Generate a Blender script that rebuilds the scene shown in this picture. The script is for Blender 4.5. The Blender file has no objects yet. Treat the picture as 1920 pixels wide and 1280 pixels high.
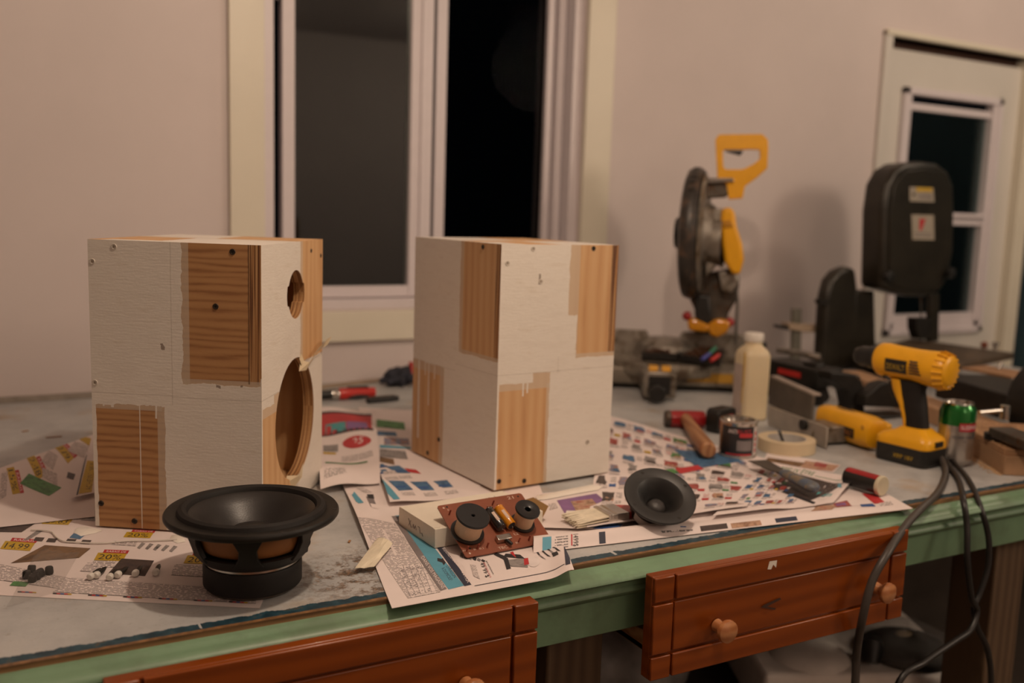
import bpy, math, random
import numpy as np
from mathutils import Matrix, Vector

# ---------------------------------------------------------------- camera, light, exposure
scene = bpy.context.scene
COL = scene.collection
F_PX, YAW, PITCH, ROLL = 1789.955, 0.505453, 0.137575, 0.032239
CAM = np.array([0.0, 0.0, 0.46136])
FWD = np.array([math.sin(YAW)*math.cos(PITCH), math.cos(YAW)*math.cos(PITCH), -math.sin(PITCH)])
_r = np.cross(FWD, [0, 0, 1.0]); _r /= np.linalg.norm(_r); _u = np.cross(_r, FWD)
RGT = _r*math.cos(ROLL)+_u*math.sin(ROLL)
UPV = -_r*math.sin(ROLL)+_u*math.cos(ROLL)

cd = bpy.data.cameras.new('camera'); cam = bpy.data.objects.new('camera', cd); COL.objects.link(cam)
cd.sensor_width = 36.0; cd.lens = 36.0*F_PX/1920.0
cam.matrix_world = Matrix(((RGT[0], UPV[0], -FWD[0], CAM[0]), (RGT[1], UPV[1], -FWD[1], CAM[1]), (RGT[2], UPV[2], -FWD[2], CAM[2]), (0, 0, 0, 1)))
cd.clip_start = 0.02; cd.clip_end = 60
cd.dof.use_dof = True; cd.dof.focus_distance = 1.22; cd.dof.aperture_fstop = 2.8
scene.camera = cam

w = bpy.data.worlds.new('night'); scene.world = w; w.use_nodes = True
w.node_tree.nodes['Background'].inputs[0].default_value = (0.10, 0.13, 0.17, 1); w.node_tree.nodes['Background'].inputs[1].default_value = 0.012

def lamp(name, loc, power, col, radius):
    l = bpy.data.lights.new(name, 'POINT'); l.energy = power; l.color = col; l.shadow_soft_size = radius
    o = bpy.data.objects.new(name, l); o.location = loc; COL.objects.link(o); return o
WARM = (1.0, 0.785, 0.59)
lamp('ceiling_bulb_near', (0.68, 0.71, 1.34), 32.0, WARM, 0.035)
lamp('ceiling_bulb_far', (3.35, 1.25, 1.44), 13.0, WARM, 0.07)
lamp('ceiling_globe_right', (3.30, -0.85, 1.42), 66.0, WARM, 0.30)  # lamp inferred from a window reflection; globe size invented to blur its shadows
lamp('ceiling_globe_back', (1.25, -1.8, 1.42), 14.0, WARM, 0.30)  # added fill behind the camera, brightens front faces and the foam under the bench
scene.view_settings.view_transform = 'Standard'; scene.view_settings.look = 'None'
scene.view_settings.gamma = 1.0; scene.view_settings.use_curve_mapping = False
scene.view_settings.exposure = 0.0

# ---------------------------------------------------------------- photo measurements -> places in the room
def ray(px, py): return FWD*F_PX + RGT*(px-960.0) - UPV*(py-640.0)
def G(px, py, z=0.0):
    d = ray(px, py); return CAM + d*((z-CAM[2])/d[2])
def PY(px, py, y):
    d = ray(px, py); return CAM + d*((y-CAM[1])/d[1])

# ---------------------------------------------------------------- node helpers
def ND(nt, typ, **kw):
    n = nt.nodes.new(typ)
    for k, v in kw.items(): setattr(n, k, v)
    return n
def setin(nt, sock, val):
    if isinstance(val, bpy.types.NodeSocket): nt.links.new(val, sock)
    elif isinstance(val, (tuple, list)) and len(val) == 3 and sock.type == 'RGBA': sock.default_value = (*val, 1)
    else: sock.default_value = val
def MATH(nt, op, a, b=0.0, c=None):
    n = ND(nt, 'ShaderNodeMath', operation=op); setin(nt, n.inputs[0], a); setin(nt, n.inputs[1], b)
    if c is not None: setin(nt, n.inputs[2], c)
    return n.outputs[0]
def MIX(nt, fac, a, b):
    n = ND(nt, 'ShaderNodeMix', data_type='RGBA'); setin(nt, n.inputs[0], fac); setin(nt, n.inputs[6], a); setin(nt, n.inputs[7], b); return n.outputs[2]
def NOISE(nt, vec, scale, detail=3.0, rough=0.55):
    n = ND(nt, 'ShaderNodeTexNoise'); nt.links.new(vec, n.inputs['Vector']); n.inputs['Scale'].default_value = scale
    n.inputs['Detail'].default_value = detail; n.inputs['Roughness'].default_value = rough; return n.outputs[0]
def RAMP(nt, fac, stops, interp='LINEAR'):
    n = ND(nt, 'ShaderNodeValToRGB'); n.color_ramp.interpolation = interp; setin(nt, n.inputs[0], fac)
    els = n.color_ramp.elements
    while len(els) < len(stops): els.new(0.5)
    for e, (p, c) in zip(els, stops):
        e.position = p; e.color = (*c, 1) if len(c) == 3 else c
    return n.outputs[0]
def SCALE(nt, vec, s, off=(0, 0, 0)):
    n = ND(nt, 'ShaderNodeMapping'); nt.links.new(vec, n.inputs[0]); n.inputs['Scale'].default_value = s; n.inputs['Location'].default_value = off; return n.outputs[0]
def newmat(name):
    m = bpy.data.materials.new(name); m.use_nodes = True; nt = m.node_tree
    return m, nt, nt.nodes['Principled BSDF']
def BUMP(nt, bsdf, h, strength, dist=0.002):
    b = ND(nt, 'ShaderNodeBump'); b.inputs['Strength'].default_value = strength; b.inputs['Distance'].default_value = dist
    nt.links.new(h, b.inputs['Height']); nt.links.new(b.outputs[0], bsdf.inputs['Normal'])
def S(r, g, b):
    f = lambda c: (c/255/12.92) if c/255 <= 0.04045 else ((c/255+0.055)/1.055)**2.4
    return (f(r), f(g), f(b))
_mc = {}
def M(name, col, rough=0.5, metal=0.0, var=0.12, vs=30.0, bump=0.0, bs=200.0, coat=0.0, dirt=None, dirts=12.0, spec=0.5):
    if name in _mc: return _mc[name]
    m, nt, b = newmat(name); tc = ND(nt, 'ShaderNodeTexCoord').outputs['Object']
    n = NOISE(nt, tc, vs, 4)
    lo = tuple(max(0, c*(1-var)) for c in col); hi = tuple(min(1, c*(1+var)) for c in col)
    c = RAMP(nt, n, [(0.3, lo), (0.7, hi)])
    if dirt: c = MIX(nt, RAMP(nt, NOISE(nt, tc, dirts, 5, 0.65), [(0.5, (0, 0, 0)), (0.66, (1, 1, 1))]), c, dirt)
    nt.links.new(c, b.inputs['Base Color']); b.inputs['Roughness'].default_value = rough; b.inputs['Metallic'].default_value = metal
    b.inputs['Coat Weight'].default_value = coat; b.inputs['Specular IOR Level'].default_value = spec
    if bump: BUMP(nt, b, NOISE(nt, tc, bs, 3), bump)
    _mc[name] = m; return m
def WOOD(name, light, dark, axis='x', scale=1.0, rough=0.45, coat=0.0, bump=0.15):
    if name in _mc: return _mc[name]
    m, nt, b = newmat(name); tc = ND(nt, 'ShaderNodeTexCoord').outputs['Object']
    st = {'x': (0.12, 1, 1), 'y': (1, 0.12, 1), 'z': (1, 1, 0.12)}[axis]
    v = SCALE(nt, tc, tuple(s*scale for s in st))
    wv = ND(nt, 'ShaderNodeTexWave', wave_type='BANDS', bands_direction={'x': 'Z', 'y': 'X', 'z': 'X'}[axis]); nt.links.new(v, wv.inputs[0])
    wv.inputs['Scale'].default_value = 22; wv.inputs['Distortion'].default_value = 9; wv.inputs['Detail'].default_value = 3; wv.inputs['Detail Scale'].default_value = 0.7
    n = NOISE(nt, v, 160, 3)
    f = MATH(nt, 'ADD', MATH(nt, 'MULTIPLY', wv.outputs[1], 0.6), MATH(nt, 'MULTIPLY', n, 0.4))
    nt.links.new(RAMP(nt, f, [(0.2, dark), (0.75, light)]), b.inputs['Base Color'])
    b.inputs['Roughness'].default_value = rough; b.inputs['Coat Weight'].default_value = coat
    if bump: BUMP(nt, b, f, bump, 0.0006)
    _mc[name] = m; return m

# ---------------------------------------------------------------- mesh helpers
class MB:
    def __init__(s): s.v = []; s.f = []; s.mi = []; s.uv = []; s.mats = []
    def mat(s, m):
        if m not in s.mats: s.mats.append(m)
        return s.mats.index(m)
    def add(s, verts, faces, m, T=None, uvs=None):
        o = len(s.v); k = s.mat(m)
        for p in verts:
            p = Vector([float(c) for c in p]); s.v.append(T @ p if T is not None else p)
        for i, f in enumerate(faces):
            s.f.append([o+j for j in f]); s.mi.append(k); s.uv.append(uvs[i] if uvs else None)
        return s
    def box(s, x0, x1, y0, y1, z0, z1, m, T=None):
        V = [(x, y, z) for z in (z0, z1) for y in (y0, y1) for x in (x0, x1)]
        return s.add(V, [(0, 2, 3, 1), (4, 5, 7, 6), (0, 1, 5, 4), (2, 6, 7, 3), (0, 4, 6, 2), (1, 3, 7, 5)], m, T)
    def hexa(s, b4, t4, m, T=None):
        return s.add(list(b4)+list(t4), [(3, 2, 1, 0), (4, 5, 6, 7)]+[(i, (i+1) % 4, 4+(i+1) % 4, 4+i) for i in range(4)], m, T)
    def lathe(s, prof, m, seg=48, T=None, a0=0.0, a1=2*math.pi):
        full = abs(a1-a0-2*math.pi) < 1e-6; n = seg if full else seg+1
        V = []; F = []
        for r, z in prof:
            for i in range(n):
                a = a0+(a1-a0)*i/seg; V.append((r*math.cos(a), r*math.sin(a), z))
        for j in range(len(prof)-1):
            for i in range(seg):
                i2 = (i+1) % n
                a, b_, c, d = j*n+i, j*n+i2, (j+1)*n+i2, (j+1)*n+i
                if prof[j][0] < 1e-9: F.append((a, c, d))
                elif prof[j+1][0] < 1e-9: F.append((a, b_, d))
                else: F.append((a, b_, c, d))
        return s.add(V, F, m, T)
    def cyl(s, p0, p1, r0, r1, m, seg=24, T=None):
        return s.tube([p0, p1], [r0, r1], m, seg, T)
    def tube(s, pts, r, m, seg=10, T=None, caps=True, flat=1.0):
        P = [Vector([float(c) for c in p]) for p in pts]; n = len(P); R = r if isinstance(r, (list, tuple)) else [r]*n
        V = []; F = []; ref = None
        for i in range(n):
            t = (P[min(i+1, n-1)]-P[max(i-1, 0)])
            if t.length < 1e-9: t = Vector((0, 0, 1))
            t.normalize()
            if ref is None:
                ref = Vector((0, 0, 1)) if abs(t.z) < 0.9 else Vector((1, 0, 0))
            a = ref - t*ref.dot(t); a.normalize(); ref = a; b = t.cross(a)
            for k in range(seg):
                q = 2*math.pi*k/seg; V.append(P[i]+(a*math.cos(q)*flat+b*math.sin(q))*R[i])
        for i in range(n-1):
            for k in range(seg):
                k2 = (k+1) % seg; F.append((i*seg+k, i*seg+k2, (i+1)*seg+k2, (i+1)*seg+k))
        if caps: F.append(tuple(range(seg))[::-1]); F.append(tuple((n-1)*seg+k for k in range(seg)))
        return s.add(V, F, m, T)
    def prism(s, poly, h0, h1, m, T=None):
        n = len(poly)
        V = [(x, y, h0) for x, y in poly]+[(x, y, h1) for x, y in poly]
        return s.add(V, [tuple(range(n))[::-1], tuple(range(n, 2*n))]+[(i, (i+1) % n, n+(i+1) % n, n+i) for i in range(n)], m, T)
    def frame(s, outer, inner, h0, h1, m, T=None):
        n = len(outer); V = [(x, y, h) for h in (h0, h1) for L in (outer, inner) for x, y in L]; F = []
        for i in range(n):
            j = (i+1) % n
            F += [(i, n+i, n+j, j), (2*n+i, 2*n+j, 3*n+j, 3*n+i), (i, j, 2*n+j, 2*n+i), (n+i, 3*n+i, 3*n+j, n+j)]
        return s.add(V, F, m, T)
    def loft(s, secs, m, T=None, caps=True):
        n = len(secs[0]); V = [p for q in secs for p in q]; F = []
        for i in range(len(secs)-1):
            for k in range(n):
                k2 = (k+1) % n; F.append((i*n+k, i*n+k2, (i+1)*n+k2, (i+1)*n+k))
        if caps: F.append(tuple(range(n))[::-1]); F.append(tuple((len(secs)-1)*n+k for k in range(n)))
        return s.add(V, F, m, T)
    def sph(s, c, r, m, seg=16, sc=(1, 1, 1), T=None):
        prof = [(max(0.0, r*math.sin(math.pi*i/10)) if 0 < i < 10 else 0.0, -r*math.cos(math.pi*i/10)) for i in range(11)]
        X = Matrix.Translation(Vector([float(q) for q in c])) @ Matrix.Diagonal((*sc, 1))
        return s.lathe(prof, m, seg, (T @ X) if T is not None else X)
    def build(s, name, parent=None, smooth=40, bev=0.0, seg=2, sub=0, recalc=True):
        me = bpy.data.meshes.new(name); me.from_pydata([tuple(p) for p in s.v], [], s.f)
        for m in s.mats: me.materials.append(m)
        me.polygons.foreach_set('material_index', s.mi)
        me.update()
        uvl = me.uv_layers.new(name='UVMap')
        for p in me.polygons:
            uv = s.uv[p.index]; nrm = p.normal; a = max(range(3), key=lambda k: abs(nrm[k]))
            for q, li in enumerate(p.loop_indices):
                if uv: uvl.data[li].uv = uv[q]
                else:
                    co = me.vertices[me.loops[li].vertex_index].co
                    uvl.data[li].uv = (co.y, co.z) if a == 0 else (co.x, co.z) if a == 1 else (co.x, co.y)
        if recalc:
            import bmesh
            bm = bmesh.new(); bm.from_mesh(me); bmesh.ops.recalc_face_normals(bm, faces=bm.faces); bm.to_mesh(me); bm.free()
        if smooth:
            me.polygons.foreach_set('use_smooth', [True]*len(me.polygons)); me.set_sharp_from_angle(angle=math.radians(smooth))
        o = bpy.data.objects.new(name, me); COL.objects.link(o)
        if parent is not None: o.parent = parent
        if bev:
            b = o.modifiers.new('bevel', 'BEVEL'); b.width = bev; b.segments = seg; b.limit_method = 'ANGLE'; b.angle_limit = math.radians(35)
        if sub:
            d = o.modifiers.new('smooth', 'SUBSURF'); d.levels = sub; d.render_levels = sub
        return o
def tag(o, label=None, cat=None, group=None, kind=None):
    if label: o['label'] = label
    if cat: o['category'] = cat
    if group: o['group'] = group
    if kind: o['kind'] = kind
    return o
def thing(name, label, cat, loc=(0, 0, 0), rz=0.0, group=None):
    o = bpy.data.objects.new(name, None); o.empty_display_size = 0.05; COL.objects.link(o)
    o.location = [float(c) for c in loc]; o.rotation_euler = (0, 0, rz)
    return tag(o, label, cat, group)
def copy_tree(o, parent=None):
    c = o.copy(); COL.objects.link(c)
    if parent is not None: c.parent = parent
    for ch in list(o.children): copy_tree(ch, c)
    return c
def struct(name, mb, **kw):
    return tag(mb.build(name, None, **kw), kind='structure')
def local(root, p):
    a = root.rotation_euler.z; d = np.array(p, float)-np.array(root.location); c, s = math.cos(a), math.sin(a)
    return (d[0]*c+d[1]*s, -d[0]*s+d[1]*c, d[2])
def TR(x, y, z): return Matrix.Translation((x, y, z))
def ROT(a, ax): return Matrix.Rotation(a, 4, ax)
def FRAME(o, x, y, z):
    return Matrix(((x[0], y[0], z[0], o[0]), (x[1], y[1], z[1], o[1]), (x[2], y[2], z[2], o[2]), (0, 0, 0, 1)))
def rrect(x0, x1, y0, y1, r, n=5):
    P = []
    for cx, cy, a in ((x1-r, y1-r, 0), (x0+r, y1-r, 90), (x0+r, y0+r, 180), (x1-r, y0+r, 270)):
        for i in range(n+1):
            t = math.radians(a+90*i/n); P.append((cx+r*math.cos(t), cy+r*math.sin(t)))
    return P
_txt = {}
def text_geo(s):
    """glyph outlines as flat geometry, normalised so the string spans x 0..1 and capitals y 0..1"""
    if s in _txt: return _txt[s]
    c = bpy.data.curves.new('t', 'FONT'); c.body = s; c.resolution_u = 2
    o = bpy.data.objects.new('t', c); COL.objects.link(o)
    dg = bpy.context.evaluated_depsgraph_get(); me = bpy.data.meshes.new_from_object(o.evaluated_get(dg))
    V = np.array([v.co[:2] for v in me.vertices]) if len(me.vertices) else np.zeros((0, 2))
    Fc = [tuple(p.vertices) for p in me.polygons]
    bpy.data.objects.remove(o); bpy.data.curves.remove(c); bpy.data.meshes.remove(me)
    wd = V[:, 0].max(); V = V-np.array([V[:, 0].min(), 0]); wd = V[:, 0].max()
    V = V/np.array([wd, 0.70]); _txt[s] = (V, Fc, wd/0.70); return _txt[s]
def text_on(mb, s, m, o, ux, uy, T=None, h=None):
    """write s from point o along ux (full length) with capital height vector uy"""
    V, Fc, asp = text_geo(s); o = Vector(o); ux = Vector(ux); uy = Vector(uy)
    mb.add([o+ux*float(x)+uy*float(y) for x, y in V], Fc, m, T)
R_ = random.Random(7)

# ---------------------------------------------------------------- shared materials
WALL = M('wall_paint', (0.66, 0.58, 0.56), 0.55, var=0.035, vs=3, bump=0.05, bs=120)
CREAM = M('cream_trim_paint', (0.74, 0.69, 0.57), 0.4, var=0.03, vs=6)
VINYL = M('white_vinyl', (0.70, 0.64, 0.66), 0.35, var=0.02)
DOORW = M('white_door_paint', (0.66, 0.63, 0.58), 0.4, var=0.03, vs=5)
TEAL = M('dark_teal_paint', (0.012, 0.045, 0.065), 0.5)
BLACKP = M('black_plastic', (0.012, 0.011, 0.010), 0.42, var=0.2)
BLACKM = M('black_metal', (0.014, 0.012, 0.010), 0.46, var=0.3, vs=40, spec=0.32)
RUBBER = M('black_rubber', (0.013, 0.011, 0.010), 0.6, var=0.2, spec=0.3)
ALU = M('dull_aluminium', (0.34, 0.31, 0.27), 0.42, 0.75, var=0.2, dirt=(0.12, 0.09, 0.06), dirts=25)
STEEL = M('bright_steel', (0.55, 0.52, 0.48), 0.22, 1.0, var=0.1)
DSTEEL = M('worn_dark_steel', (0.10, 0.085, 0.07), 0.45, 0.7, var=0.3, dirt=(0.10, 0.05, 0.025), dirts=40)
YEL = M('yellow_tool_plastic', (0.80, 0.385, 0.010), 0.35, var=0.06)
RED = M('red_lacquer', (0.30, 0.012, 0.014), 0.3, var=0.15)
REDP = M('red_plastic', (0.50, 0.025, 0.018), 0.35)
PINE = WOOD('pine_wood', (0.48, 0.28, 0.13), (0.33, 0.16, 0.06), 'x')
MDF = M('brown_board', (0.33, 0.18, 0.09), 0.7, var=0.15, vs=50)
DUST = M('sawdust', (0.52, 0.33, 0.18), 0.9, var=0.25, vs=300)
WHITEP = M('white_plastic', (0.68, 0.64, 0.58), 0.35, var=0.04)
WHITEPAINT = M('wet_white_paint', (0.80, 0.74, 0.66), 0.3, var=0.03, bump=0.3, bs=150)
TAPE = M('masking_tape', (0.62, 0.50, 0.33), 0.6, var=0.06)
def glass_mat(name, refl, tint=(1, 1, 1), rough=0.0):
    if name in _mc: return _mc[name]
    m, nt, b = newmat(name); nt.nodes.remove(b); out = nt.nodes['Material Output']
    tr = ND(nt, 'ShaderNodeBsdfTransparent'); tr.inputs[0].default_value = (*tint, 1)
    gl = ND(nt, 'ShaderNodeBsdfGlossy'); gl.inputs['Roughness'].default_value = rough
    mx = ND(nt, 'ShaderNodeMixShader')
    fr = ND(nt, 'ShaderNodeFresnel'); fr.inputs[0].default_value = 1.45
    nt.links.new(MATH(nt, 'MULTIPLY', fr.outputs[0], refl), mx.inputs[0])
    nt.links.new(tr.outputs[0], mx.inputs[1]); nt.links.new(gl.outputs[0], mx.inputs[2]); nt.links.new(mx.outputs[0], out.inputs[0])
    _mc[name] = m; return m
GLASS = glass_mat('window_glass', 1.6, (0.8, 0.85, 0.82))
GLASSD = glass_mat('screened_glass', 0.004, (0.5, 0.5, 0.5))
def clear_mat(name, tint, alpha, rough=0.15):
    if name in _mc: return _mc[name]
    m, nt, b = newmat(name); b.inputs['Base Color'].default_value = (*tint, 1); b.inputs['Roughness'].default_value = rough
    b.inputs['Alpha'].default_value = alpha; _mc[name] = m; return m
BAG = clear_mat('clear_plastic_bag', (0.38, 0.34, 0.31), 0.09, 0.12)
CLEARP = clear_mat('clear_plastic', (0.40, 0.38, 0.33), 0.30, 0.1)
def lines_mat(name, paper, ink, pitch=0.0034, dens=0.5, gap=0.45):
    """rows of small print, carried by the UVs (in metres) of the printed patch"""
    if name in _mc: return _mc[name]
    m, nt, b = newmat(name); uv = ND(nt, 'ShaderNodeTexCoord').outputs['UV']
    sp = ND(nt, 'ShaderNodeSeparateXYZ'); nt.links.new(uv, sp.inputs[0])
    row = MATH(nt, 'FRACT', MATH(nt, 'DIVIDE', sp.outputs[1], pitch))
    on = MATH(nt, 'LESS_THAN', row, gap)
    n = NOISE(nt, SCALE(nt, uv, (260, 1/pitch*0.9, 1)), 1.0, 1)
    ink_on = MATH(nt, 'MULTIPLY', on, MATH(nt, 'GREATER_THAN', n, 1.05-dens))
    nt.links.new(MIX(nt, MATH(nt, 'MULTIPLY', ink_on, 0.85), paper, ink), b.inputs['Base Color']); b.inputs['Roughness'].default_value = 0.7
    _mc[name] = m; return m
def pic_mat(name, stops, scale=60.0, sx=1.0):
    if name in _mc: return _mc[name]
    m, nt, b = newmat(name); uv = ND(nt, 'ShaderNodeTexCoord').outputs['UV']
    n = NOISE(nt, SCALE(nt, uv, (sx, 1, 1)), scale, 3, 0.6)
    k = len(stops); nt.links.new(RAMP(nt, n, [(0.28+0.44*i/max(1, k-1), c) for i, c in enumerate(stops)], 'LINEAR'), b.inputs['Base Color'])
    b.inputs['Roughness'].default_value = 0.55; _mc[name] = m; return m
PCOL = (0.74, 0.645, 0.62)
PAPER = M('newsprint', PCOL, 0.72, var=0.03, vs=15)
INK = M('black_ink', (0.025, 0.022, 0.025), 0.65, var=0.1)
INKG = M('grey_ink', (0.20, 0.17, 0.17), 0.7, var=0.1)
INKR = M('red_ink', (0.46, 0.030, 0.035), 0.6, var=0.08)
INKY = M('yellow_ink', (0.52, 0.33, 0.025), 0.6, var=0.08)
INKC = M('cyan_ink', (0.10, 0.32, 0.43), 0.6, var=0.06)
INKB = M('blue_ink', (0.03, 0.09, 0.26), 0.6, var=0.1)
INKD = M('navy_ink', (0.030, 0.035, 0.06), 0.6, var=0.1)
INKN = M('green_ink', (0.05, 0.20, 0.07), 0.6, var=0.2)
INKV = M('violet_ink', (0.22, 0.11, 0.26), 0.6, var=0.2)
INKT = M('teal_ink', (0.06, 0.30, 0.31), 0.6, var=0.2)
INKO = M('orange_ink', (0.45, 0.16, 0.03), 0.6, var=0.2)
LINES = lines_mat('small_print', PCOL, (0.10, 0.085, 0.085), dens=0.62, gap=0.5)
LINESB = lines_mat('bold_small_print', PCOL, (0.03, 0.025, 0.03), 0.0052, 0.6, 0.5)
LINESR = lines_mat('red_small_print', PCOL, (0.42, 0.04, 0.04), 0.0048, 0.6, 0.5)
P_DARK = pic_mat('dark_picture', [(0.015, 0.012, 0.012), (0.07, 0.05, 0.045), (0.03, 0.025, 0.03)], 50)
P_BROWN = pic_mat('brown_picture', [(0.06, 0.03, 0.015), (0.20, 0.11, 0.05), (0.10, 0.06, 0.03)], 40)
P_BLUE = pic_mat('blue_picture', [(0.012, 0.03, 0.085), (0.07, 0.17, 0.30), (0.025, 0.06, 0.15)], 45)
P_RED = pic_mat('red_picture', [(0.12, 0.01, 0.015), (0.36, 0.06, 0.05), (0.34, 0.25, 0.21)], 70)
P_GREEN = pic_mat('green_picture', [(0.03, 0.09, 0.03), (0.09, 0.26, 0.08), (0.02, 0.05, 0.02)], 50)
P_MIX = pic_mat('mixed_picture', [(0.05, 0.04, 0.10), (0.40, 0.20, 0.12), (0.12, 0.20, 0.36), (0.45, 0.40, 0.33)], 90)
P_SKIN = pic_mat('warm_picture', [(0.16, 0.07, 0.04), (0.48, 0.30, 0.20), (0.30, 0.06, 0.05)], 60)
P_GREY = pic_mat('grey_picture', [(0.10, 0.09, 0.09), (0.30, 0.27, 0.26), (0.05, 0.05, 0.055)], 60)

# ---------------------------------------------------------------- the room
YW = 2.3626; XL, XR, YF, ZF, ZC = -2.4, 3.62, -2.6, -0.92, 1.76
WIN = (0.600, 1.515, 0.190, 1.30)      # window opening x0 x1 z0 z1 in the back wall
DR = (2.752, 3.535, ZF, 1.092)         # door opening
struct('floor', MB().box(XL-.1, XR+.1, YF-.1, YW+.1, ZF-.1, ZF, M('concrete_floor', (0.16, 0.12, 0.09), 0.8, var=0.3, vs=8)), smooth=0)
struct('ceiling', MB().box(XL-.1, XR+.1, YF-.1, YW+.1, ZC, ZC+.1, WALL), smooth=0)
wb = MB()
def wallpiece(x0, x1, z0, z1): wb.box(x0, x1, YW, YW+0.14, z0, z1, WALL)
wallpiece(XL, WIN[0], ZF, ZC); wallpiece(WIN[1], DR[0], ZF, ZC); wallpiece(DR[1], XR, ZF, ZC)
wallpiece(WIN[0], WIN[1], ZF, WIN[2]); wallpiece(WIN[0], WIN[1], WIN[3], ZC); wallpiece(DR[0], DR[1], DR[3], ZC)
struct('wall_back', wb, smooth=0)
struct('wall_left', MB().box(XL-.1, XL, YF, YW+.14, ZF, ZC, WALL), smooth=0)
struct('wall_right', MB().box(XR, XR+.1, YF, YW+.14, ZF, ZC, TEAL), smooth=0)
struct('wall_front', MB().box(XL, XR, YF-.1, YF, ZF, ZC, WALL), smooth=0)

# window: cream casing, vinyl frame, a sliding sash on the left, fixed light on the right
t = MB(); c0, c1, c2, c3 = 0.517, 1.606, 0.109, 1.40
t.box(c0, WIN[0], YW-.018, YW, c2+.075, c3, CREAM); t.box(WIN[1], c1, YW-.018, YW, c2+.075, c3, CREAM)
t.box(WIN[0], WIN[1], YW-.018, YW, WIN[3], c3, CREAM); t.box(c0, c1, YW-.020, YW, c2, c2+.078, CREAM)
struct('trim_1', t, smooth=0, bev=0.002)
wn = thing('window_1', None, None, (1.06, YW+0.06, WIN[2])); wn['kind'] = 'structure'
def wbox(mb, x0, x1, d0, d1, z0, z1, m): mb.box(x0-1.06, x1-1.06, d0-.06, d1-.06, z0-WIN[2], z1-WIN[2], m)
X0, X1, Z0, Z1 = WIN
f = MB()
for a, b_ in ((X0, X0+.030), (X1-.030, X1)): wbox(f, a, b_, .012, .13, Z0, Z1, VINYL)
for k in range(2):                                   # stepped tracks of the right jamb
    wbox(f, X1-.030-.026*(k+1), X1-.030-.026*k-.004, .05+.02*k, .13, Z0, Z1, VINYL)
wbox(f, X0+.03, X1-.03, .0, .13, Z0, Z0+.026, VINYL); wbox(f, X0+.03, X1-.03, .012, .13, Z1-.03, Z1, VINYL)
for k in range(2): wbox(f, X0+.03, X1-.03, .05+.03*k, .06+.03*k, Z0+.026, Z0+.036, VINYL)
f.build('window_frame', wn, bev=0.002)
sl = MB()                                            # inner sash, slid a little to the right
sx0, sx1, sz0, sz1 = 0.655, 1.060, Z0+.028, Z1-.035
wbox(sl, sx0, sx0+.032, .03, .065, sz0, sz1, VINYL); wbox(sl, sx1-.062, sx1, .03, .065, sz0, sz1, VINYL)
wbox(sl, sx1-.036, sx1-.028, .024, .03, sz0, sz1, VINYL)
wbox(sl, sx0+.032, sx1-.062, .03, .065, sz0, sz0+.03, VINYL); wbox(sl, sx0+.032, sx1-.062, .03, .065, sz1-.03, sz1, VINYL)
so = sl.build('sliding_sash', wn, bev=0.002)
g = MB(); wbox(g, sx0+.03, sx1-.06, .045, .049, sz0+.028, sz1-.028, GLASS); g.build('pane', so, smooth=0)
h = MB(); h.sph((sx0-.012-1.06, .028-.06, 0.785), 0.03, VINYL, sc=(.35, .5, 1.0)); h.build('sash_latch', so)
s2 = MB()
wbox(s2, 1.086, 1.118, .07, .105, sz0, sz1, VINYL); wbox(s2, X1-.062-.02, X1-.056, .085, .105, sz0, sz1, VINYL)
wbox(s2, 1.118, X1-.082, .07, .105, sz0, sz0+.03, VINYL); wbox(s2, 1.118, X1-.082, .07, .105, sz1-.022, sz1, VINYL)
so2 = s2.build('fixed_sash', wn, bev=0.002)
g = MB(); wbox(g, 1.116, X1-.08, .085, .089, sz0+.028, sz1-.02, GLASSD); g.build('pane', so2, smooth=0)
g = MB(); wbox(g, X0+.03, sx0, .085, .089, sz0, sz1, GLASSD); wbox(g, sx1, 1.088, .085, .089, sz0, sz1, GLASSD); g.build('outer_pane', wn, smooth=0)

# door with a two-sash window
dn = thing('door_1', None, None, (3.14, YW+.03, ZF)); dn['kind'] = 'structure'
def dbox(mb, x0, x1, d0, d1, z0, z1, m): mb.box(x0-3.14, x1-3.14, d0-.03, d1-.03, z0-ZF, z1-ZF, m)
a = (2.868, 3.418, 0.045, 0.935)       # window in the door
d = MB()
dbox(d, 2.758, a[0], .025, .068, ZF+.01, 1.060, DOORW); dbox(d, a[1], 3.53, .025, .068, ZF+.01, 1.060, DOORW)
dbox(d, a[0], a[1], .025, .068, ZF+.01, a[2], DOORW); dbox(d, a[0], a[1], .025, .068, a[3], 1.060, DOORW)
d.build('door_leaf', dn, smooth=0)
fr = MB()
for k, (i, y0) in enumerate(((0.0, .008), (.022, .016))):
    b0, b1, b2, b3 = a[0]+i, a[1]-i, a[2]+i, a[3]-i; e = .024
    dbox(fr, b0, b0+e, y0, .05, b2, b3, VINYL); dbox(fr, b1-e, b1, y0, .05, b2, b3, VINYL)
    dbox(fr, b0, b1, y0, .05, b2, b2+e, VINYL)
    if k == 0: dbox(fr, b0, b1, y0, .05, b3-e, b3, VINYL)
dbox(fr, a[0]+.046, a[1]-.046, .026, .05, a[3]-.075, a[3]-.05, VINYL)
dbox(fr, a[0]+.046, a[1]-.046, .014, .05, .478, .500, VINYL); dbox(fr, a[0]+.046, a[1]-.046, .022, .05, .455, .478, VINYL)
dbox(fr, 3.17, 3.37, .006, .014, .486, .496, VINYL)
dbox(fr, a[0]+.046, a[1]-.046, .02, .05, a[2]+.046, a[2]+.075, VINYL)
fo = fr.build('window_frame', dn, bev=0.0015)
g = MB(); dbox(g, a[0]+.04, a[1]-.04, .045, .049, .49, a[3]-.06, glass_mat('door_glass', 0.9, (0.6, 0.75, 0.75))); g.build('upper_pane', dn, smooth=0)
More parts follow.
